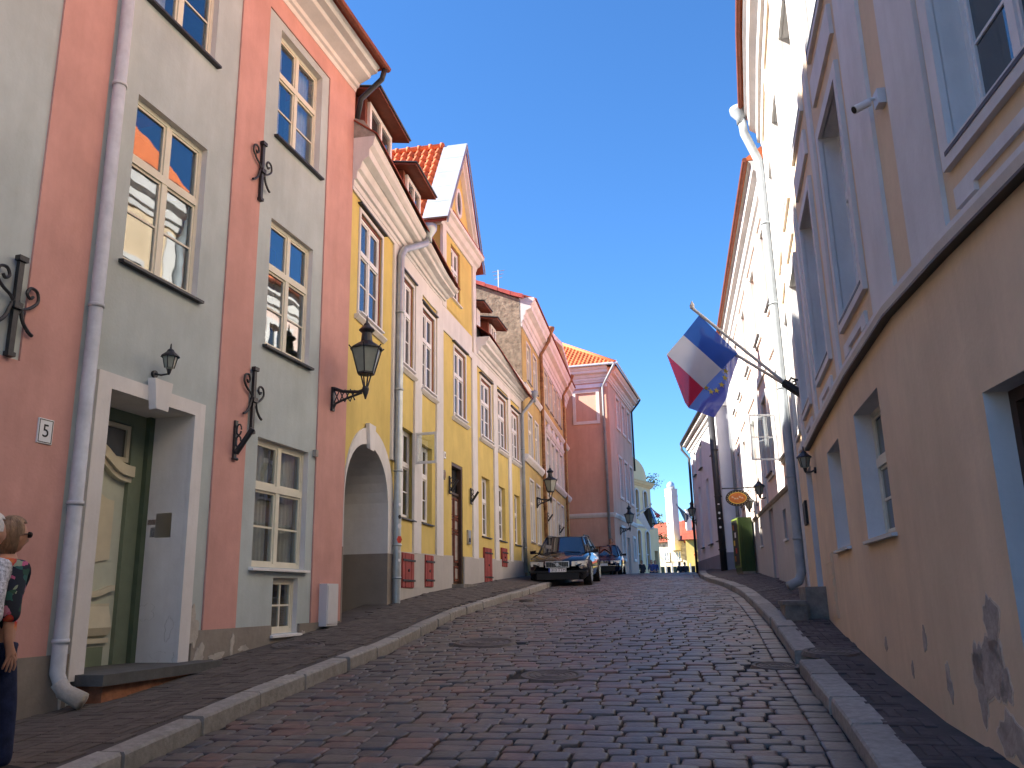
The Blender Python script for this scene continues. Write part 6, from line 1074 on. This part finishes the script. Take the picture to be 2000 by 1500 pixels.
def person(label, loc, yaw, H, top, legs, hair, shades=False, bag=False, stride=.16, long_hair=True, near=True, blouse_len=.0):
    """built facing +y, feet on z = 0, then turned"""
    t = thing('person', (0, 0, 0), label, 'person'); k = H / 1.68; V = lambda x, y, z, r_, r2=None: (x * k, y * k, z * k, r_ * k, (r2 or r_) * k)
    st = stride
    body = [V(0, 0, .92, .13, .10), V(0, 0, 1.08, .125, .095), V(0, .01, 1.25, .14, .10), V(0, .0, 1.37, .13, .085), V(0, .01, 1.44, .055), V(0, .03, 1.50, .05)]
    ed = chain(0, 6)
    for sg in (-1, 1):
        b0 = len(body); yk = st * sg; body += [V(sg * .085, 0, .86, .085), V(sg * .09, yk * .55, .48, .058), V(sg * .09, yk * .9 - .02, .10, .04), V(sg * .095, yk * .9 + .10, .035, .026, .018)]; ed += [(0, b0), (b0, b0 + 1), (b0 + 1, b0 + 2), (b0 + 2, b0 + 3)]
        b0 = len(body); body += [V(sg * .17, 0, 1.37, .058), V(sg * .215, -.02 - yk * .3, 1.12, .042), V(sg * .22, .05 - yk * .7, .90, .03), V(sg * .215, .08 - yk * .75, .84, .026)]; ed += [(3, b0), (b0, b0 + 1), (b0 + 1, b0 + 2), (b0 + 2, b0 + 3)]
        if near:
            hb = b0 + 3; hx, hy, hz = .215 * sg, .09 - yk * .75, .815
            for j, (oy, ln, sp) in enumerate(((.03, .075, .012), (.012, .085, .004), (-.006, .08, -.004), (-.022, .062, -.012))):
                b1 = len(body); body += [V(hx - sg * .002, hy + oy, hz - .035, .0105), V(hx - sg * .008, hy + oy + sp, hz - .035 - ln * .55, .0085), V(hx - sg * .022, hy + oy + sp, hz - .035 - ln, .007)]; ed += [(hb, b1), (b1, b1 + 1), (b1 + 1, b1 + 2)]
            b1 = len(body); body += [V(hx - sg * .02, hy + .04, hz - .005, .011), V(hx - sg * .026, hy + .055, hz - .05, .009)]; ed += [(hb, b1), (b1, b1 + 1)]
    bo = skin_mesh('body', body, ed, M['skin'], t)
    # head: egg with nose, lips, ears
    hc = Vector((0, .045, 1.585)) * k; q = MB(); n, m_ = 20, 14; vs = []
    for j in range(m_ + 1):
        ph = math.pi * j / m_
        for i in range(n):
            a = 2 * math.pi * i / n; x, y, z = math.sin(ph) * math.cos(a) * .073, math.sin(ph) * math.sin(a) * .094, math.cos(ph) * .118
            if z < 0: x *= 1 - .28 * (-z / .118); y *= 1 - .10 * (-z / .118)
            f_ = math.sin(ph) * math.sin(a)
            if f_ > .5:
                y += .026 * math.exp(-((z + .022) / .022) ** 2 - (x / .014) ** 2) + .013 * math.exp(-((z - .0) / .02) ** 2 - (x / .01) ** 2) + .008 * math.exp(-((z + .062) / .012) ** 2 - (x / .022) ** 2) + .010 * math.exp(-((z + .098) / .02) ** 2 - (x / .03) ** 2) - .008 * math.exp(-((z - .012) / .014) ** 2 - ((abs(x) - .032) / .016) ** 2) - .006 * math.exp(-((z + .078) / .01) ** 2)
            vs.append(hc + Vector((x, y, z)) * k)
    q.add(vs, [(j * n + i, j * n + (i + 1) % n, (j + 1) * n + (i + 1) % n, (j + 1) * n + i) for j in range(m_) for i in range(n)])
    for sg in (-1, 1): q.add([hc + Vector((sg * (.072 + .012 * w_), -.005 + .018 * math.cos(a), -.012 + .034 * math.sin(a))) * k for w_ in (0, 1) for a in [i * math.pi / 4 for i in range(8)]], [(i, (i + 1) % 8, 8 + (i + 1) % 8, 8 + i) for i in range(8)] + [tuple(range(8, 16))])
    head = q.build('head', M['skin'], t, smooth=True)
    q = MB(); vs = []; keep = []
    for j in range(m_ + 1):
        ph = math.pi * j / m_
        for i in range(n):
            a = 2 * math.pi * i / n; x, y, z = math.sin(ph) ** .8 * math.cos(a) * .096, math.sin(ph) ** .8 * math.sin(a) * .112 - .014, math.cos(ph) * (.138 if ph < 1.57 else (.165 if long_hair else .11)) + .006
            w_ = 1 + .05 * math.sin(a * 9 + j * 2.1); vs.append(hc + Vector((x * w_, y * w_, z)) * k)
    for j in range(m_):
        for i in range(n):
            a = 2 * math.pi * (i + .5) / n; z = math.cos(math.pi * (j + .5) / m_); front = math.sin(a)
            if z > (.62 if front > .45 else (.0 if front > .0 else (-.78 if long_hair else -.45))): keep.append((j * n + i, j * n + (i + 1) % n, (j + 1) * n + (i + 1) % n, (j + 1) * n + i))
    q.add(vs, keep); q.build('hair', hair, t, smooth=True)
    if shades:
        q = MB()
        for sg in (-1, 1): q.prism([hc + Vector((sg * .034 + .026 * math.cos(a), .088, .012 + .021 * math.sin(a))) * k for a in [i * math.pi / 6 for i in range(12)]], Vector((0, .012, 0)) * k); q.tube([hc + Vector((sg * .06, .088, .018)) * k, hc + Vector((sg * .082, .0, .01)) * k], .004 * k, 5)
        q.tube([hc + Vector((-.01, .102, .015)) * k, hc + Vector((.01, .102, .015)) * k], .004 * k, 5); q.build('sunglasses', M['black'], t)
    tb = [V(0, 0, .86 - blouse_len, .165, .125), V(0, 0, 1.0, .15, .115), V(0, .01, 1.2, .158, .125), V(0, .0, 1.36, .14, .095), V(0, .005, 1.435, .066)]; te = chain(0, 5)
    for sg in (-1, 1): yk = st * sg; b0 = len(tb); tb += [V(sg * .175, 0, 1.365, .074), V(sg * .222, -.02 - yk * .3, 1.12, .066), V(sg * .228, .02 - yk * .5, 1.0, .07)]; te += [(3, b0), (b0, b0 + 1), (b0 + 1, b0 + 2)]
    skin_mesh('top', tb, te, top, t)
    lg = [V(0, 0, .93, .14, .11)]; le = []
    for sg in (-1, 1): yk = st * sg; b0 = len(lg); lg += [V(sg * .088, 0, .84, .10), V(sg * .092, yk * .55, .48, .075), V(sg * .092, yk * .88 - .02, .09, .062)]; le += [(0, b0), (b0, b0 + 1), (b0 + 1, b0 + 2)]
    skin_mesh('trousers', lg, le, legs, t)
    for sg in (-1, 1):
        yk = st * sg * .9; q = MB(); prof_ = [(-.09, .03), (-.08, .045), (0, .045), (.1, .05), (.17, .045), (.205, .025)]; vs = []
        for (y, w_), hz_ in zip(prof_, (.075, .11, .12, .085, .06, .035)): vs += [Vector((sg * .095 - w_, y + yk, .018)) * k, Vector((sg * .095 - w_ * .8, y + yk, hz_)) * k, Vector((sg * .095 + w_ * .8, y + yk, hz_)) * k, Vector((sg * .095 + w_, y + yk, .018)) * k]
        q.add(vs, [(4 * i + a, 4 * i + (a + 1) % 4, 4 * i + 4 + (a + 1) % 4, 4 * i + 4 + a) for i in range(5) for a in range(4)] + [(0, 1, 2, 3), (23, 22, 21, 20)]); sh = q.build('shoe', M['shoe'], t, smooth=True)
        q = MB(); q.add([Vector((sg * .095 + s_ * w_ * 1.08, y + yk, z)) * k for z in (0, .02) for s_ in (-1, 1) for y, w_ in (prof_ if s_ < 0 else list(reversed(prof_)))], [tuple(range(12)), tuple(range(23, 11, -1))] + [(i, (i + 1) % 12, 12 + (i + 1) % 12, 12 + i) for i in range(12)]); q.build('sole', M['sole'], sh)
    if bag: q = MB(); q.hexa([Vector((a * .14, -.12 - b * .12, 1.05 + c * .2)) * k for a, b, c in ((-1, 0, -1), (1, 0, -1), (1, 1, -1), (-1, 1, -1), (-1, 0, 1), (1, 0, 1), (1, .7, .9), (-1, .7, .9))]); q.build('backpack', M['darkcloth'], t)
    t.location = loc; t.rotation_euler = (0, 0, yaw); return t
wx, wy = -3.285, 5.52; person('woman in sunglasses and dark floral blouse walking by the white downpipe', (wx, wy, lpz(wy, wx) + .012), -R(28), 1.58, M['floral'], M['jeans'], M['hairbrown'], shades=True, stride=.13, blouse_len=.03)
mx_, my_ = -3.262, 5.24; person('white-haired man in a pale speckled shirt and jeans at the left picture edge', (mx_, my_, lpz(my_, mx_) + .012), -R(20), 1.60, M['speckle'], M['jeansman'], M['hairwhite'], stride=.13, long_hair=False)
for (px, Y, tp, lg, hr, bg_, lb, yw) in ((1254, 64.6, 'darkcloth', 'darkcloth', 'hairbrown', True, 'distant person in dark clothes with backpack before the cream house', .2), (1273, 64.6, 'bluecloth', 'jeans', 'hairbrown', False, 'distant person in blue beside the arched door of the cream house', 3.0), (1280, 65.2, 'bluecloth', 'darkcloth', 'hairbrown', False, 'distant person in darker blue just right of the one in blue', 2.8), (1328, 68, 'darkcloth', 'darkcloth', 'hairbrown', False, 'distant person in black, left one of the pair near the stone house', .4), (1338, 68, 'darkcloth', 'palecloth', 'hairbrown', False, 'distant person in black top and pale trousers near the stone house', .2), (1196, 42.6, 'darkcloth', 'darkcloth', 'hairbrown', False, 'person with dark hair standing behind the second parked car', 3.1)):
    p = at_y(px, 1110, Y); person(lb, (p.x, Y, gz(Y) + .0), yw, 1.72, M[tp], M[lg], M[hr], bag=bg_, near=False)
# ------------------------------------------------------------------ tree behind the cream house
rt_ = random.Random(9); tc_ = at_y(1272, 1010, 76); t = thing('tree', (tc_.x, 76, gz(76)), 'small dark green tree showing beside the cream house gable', 'tree'); q = MB(); top = Vector((tc_.x, 76, tc_.z)); q.tube([Vector((tc_.x - 1.2, 76, gz(76))), Vector((tc_.x - .8, 76, 5)), top + Vector((-.8, 0, 2))], [.2, .15, .05], 8)
tips = [at_y(1277, 932, 76), at_y(1293, 1022, 76), at_y(1287, 1010, 76), at_y(1280, 942, 76), at_y(1275, 950, 76), at_y(1266, 940, 76), at_y(1301, 1052, 76), at_y(1293, 1048, 76)]
for p in tips: q.tube([Vector((tc_.x - .8, 76, p.z - .5)), Vector(((tc_.x + p.x) / 2 - .3, 76.1, p.z)), p], [.07, .05, .02], 6)
q.build('trunk', M['darkwood'], t); lf = MB()
for p in tips:
    for _ in range(75):
        c = p + Vector((rt_.gauss(-.15, .34), rt_.gauss(0, .35), rt_.gauss(0, .16))); s_ = rt_.uniform(.06, .13); a = Vector((rt_.uniform(-1, 1), rt_.uniform(-1, 1), rt_.uniform(-.6, .6))).normalized(); b = a.cross(Vector((rt_.uniform(-1, 1), rt_.uniform(-1, 1), rt_.uniform(-1, 1)))).normalized(); lf.quad(c + a * s_, c + b * s_ * .5, c - a * s_, c - b * s_ * .5)
lf.build('crown', M['leaf'], t, kind='stuff')
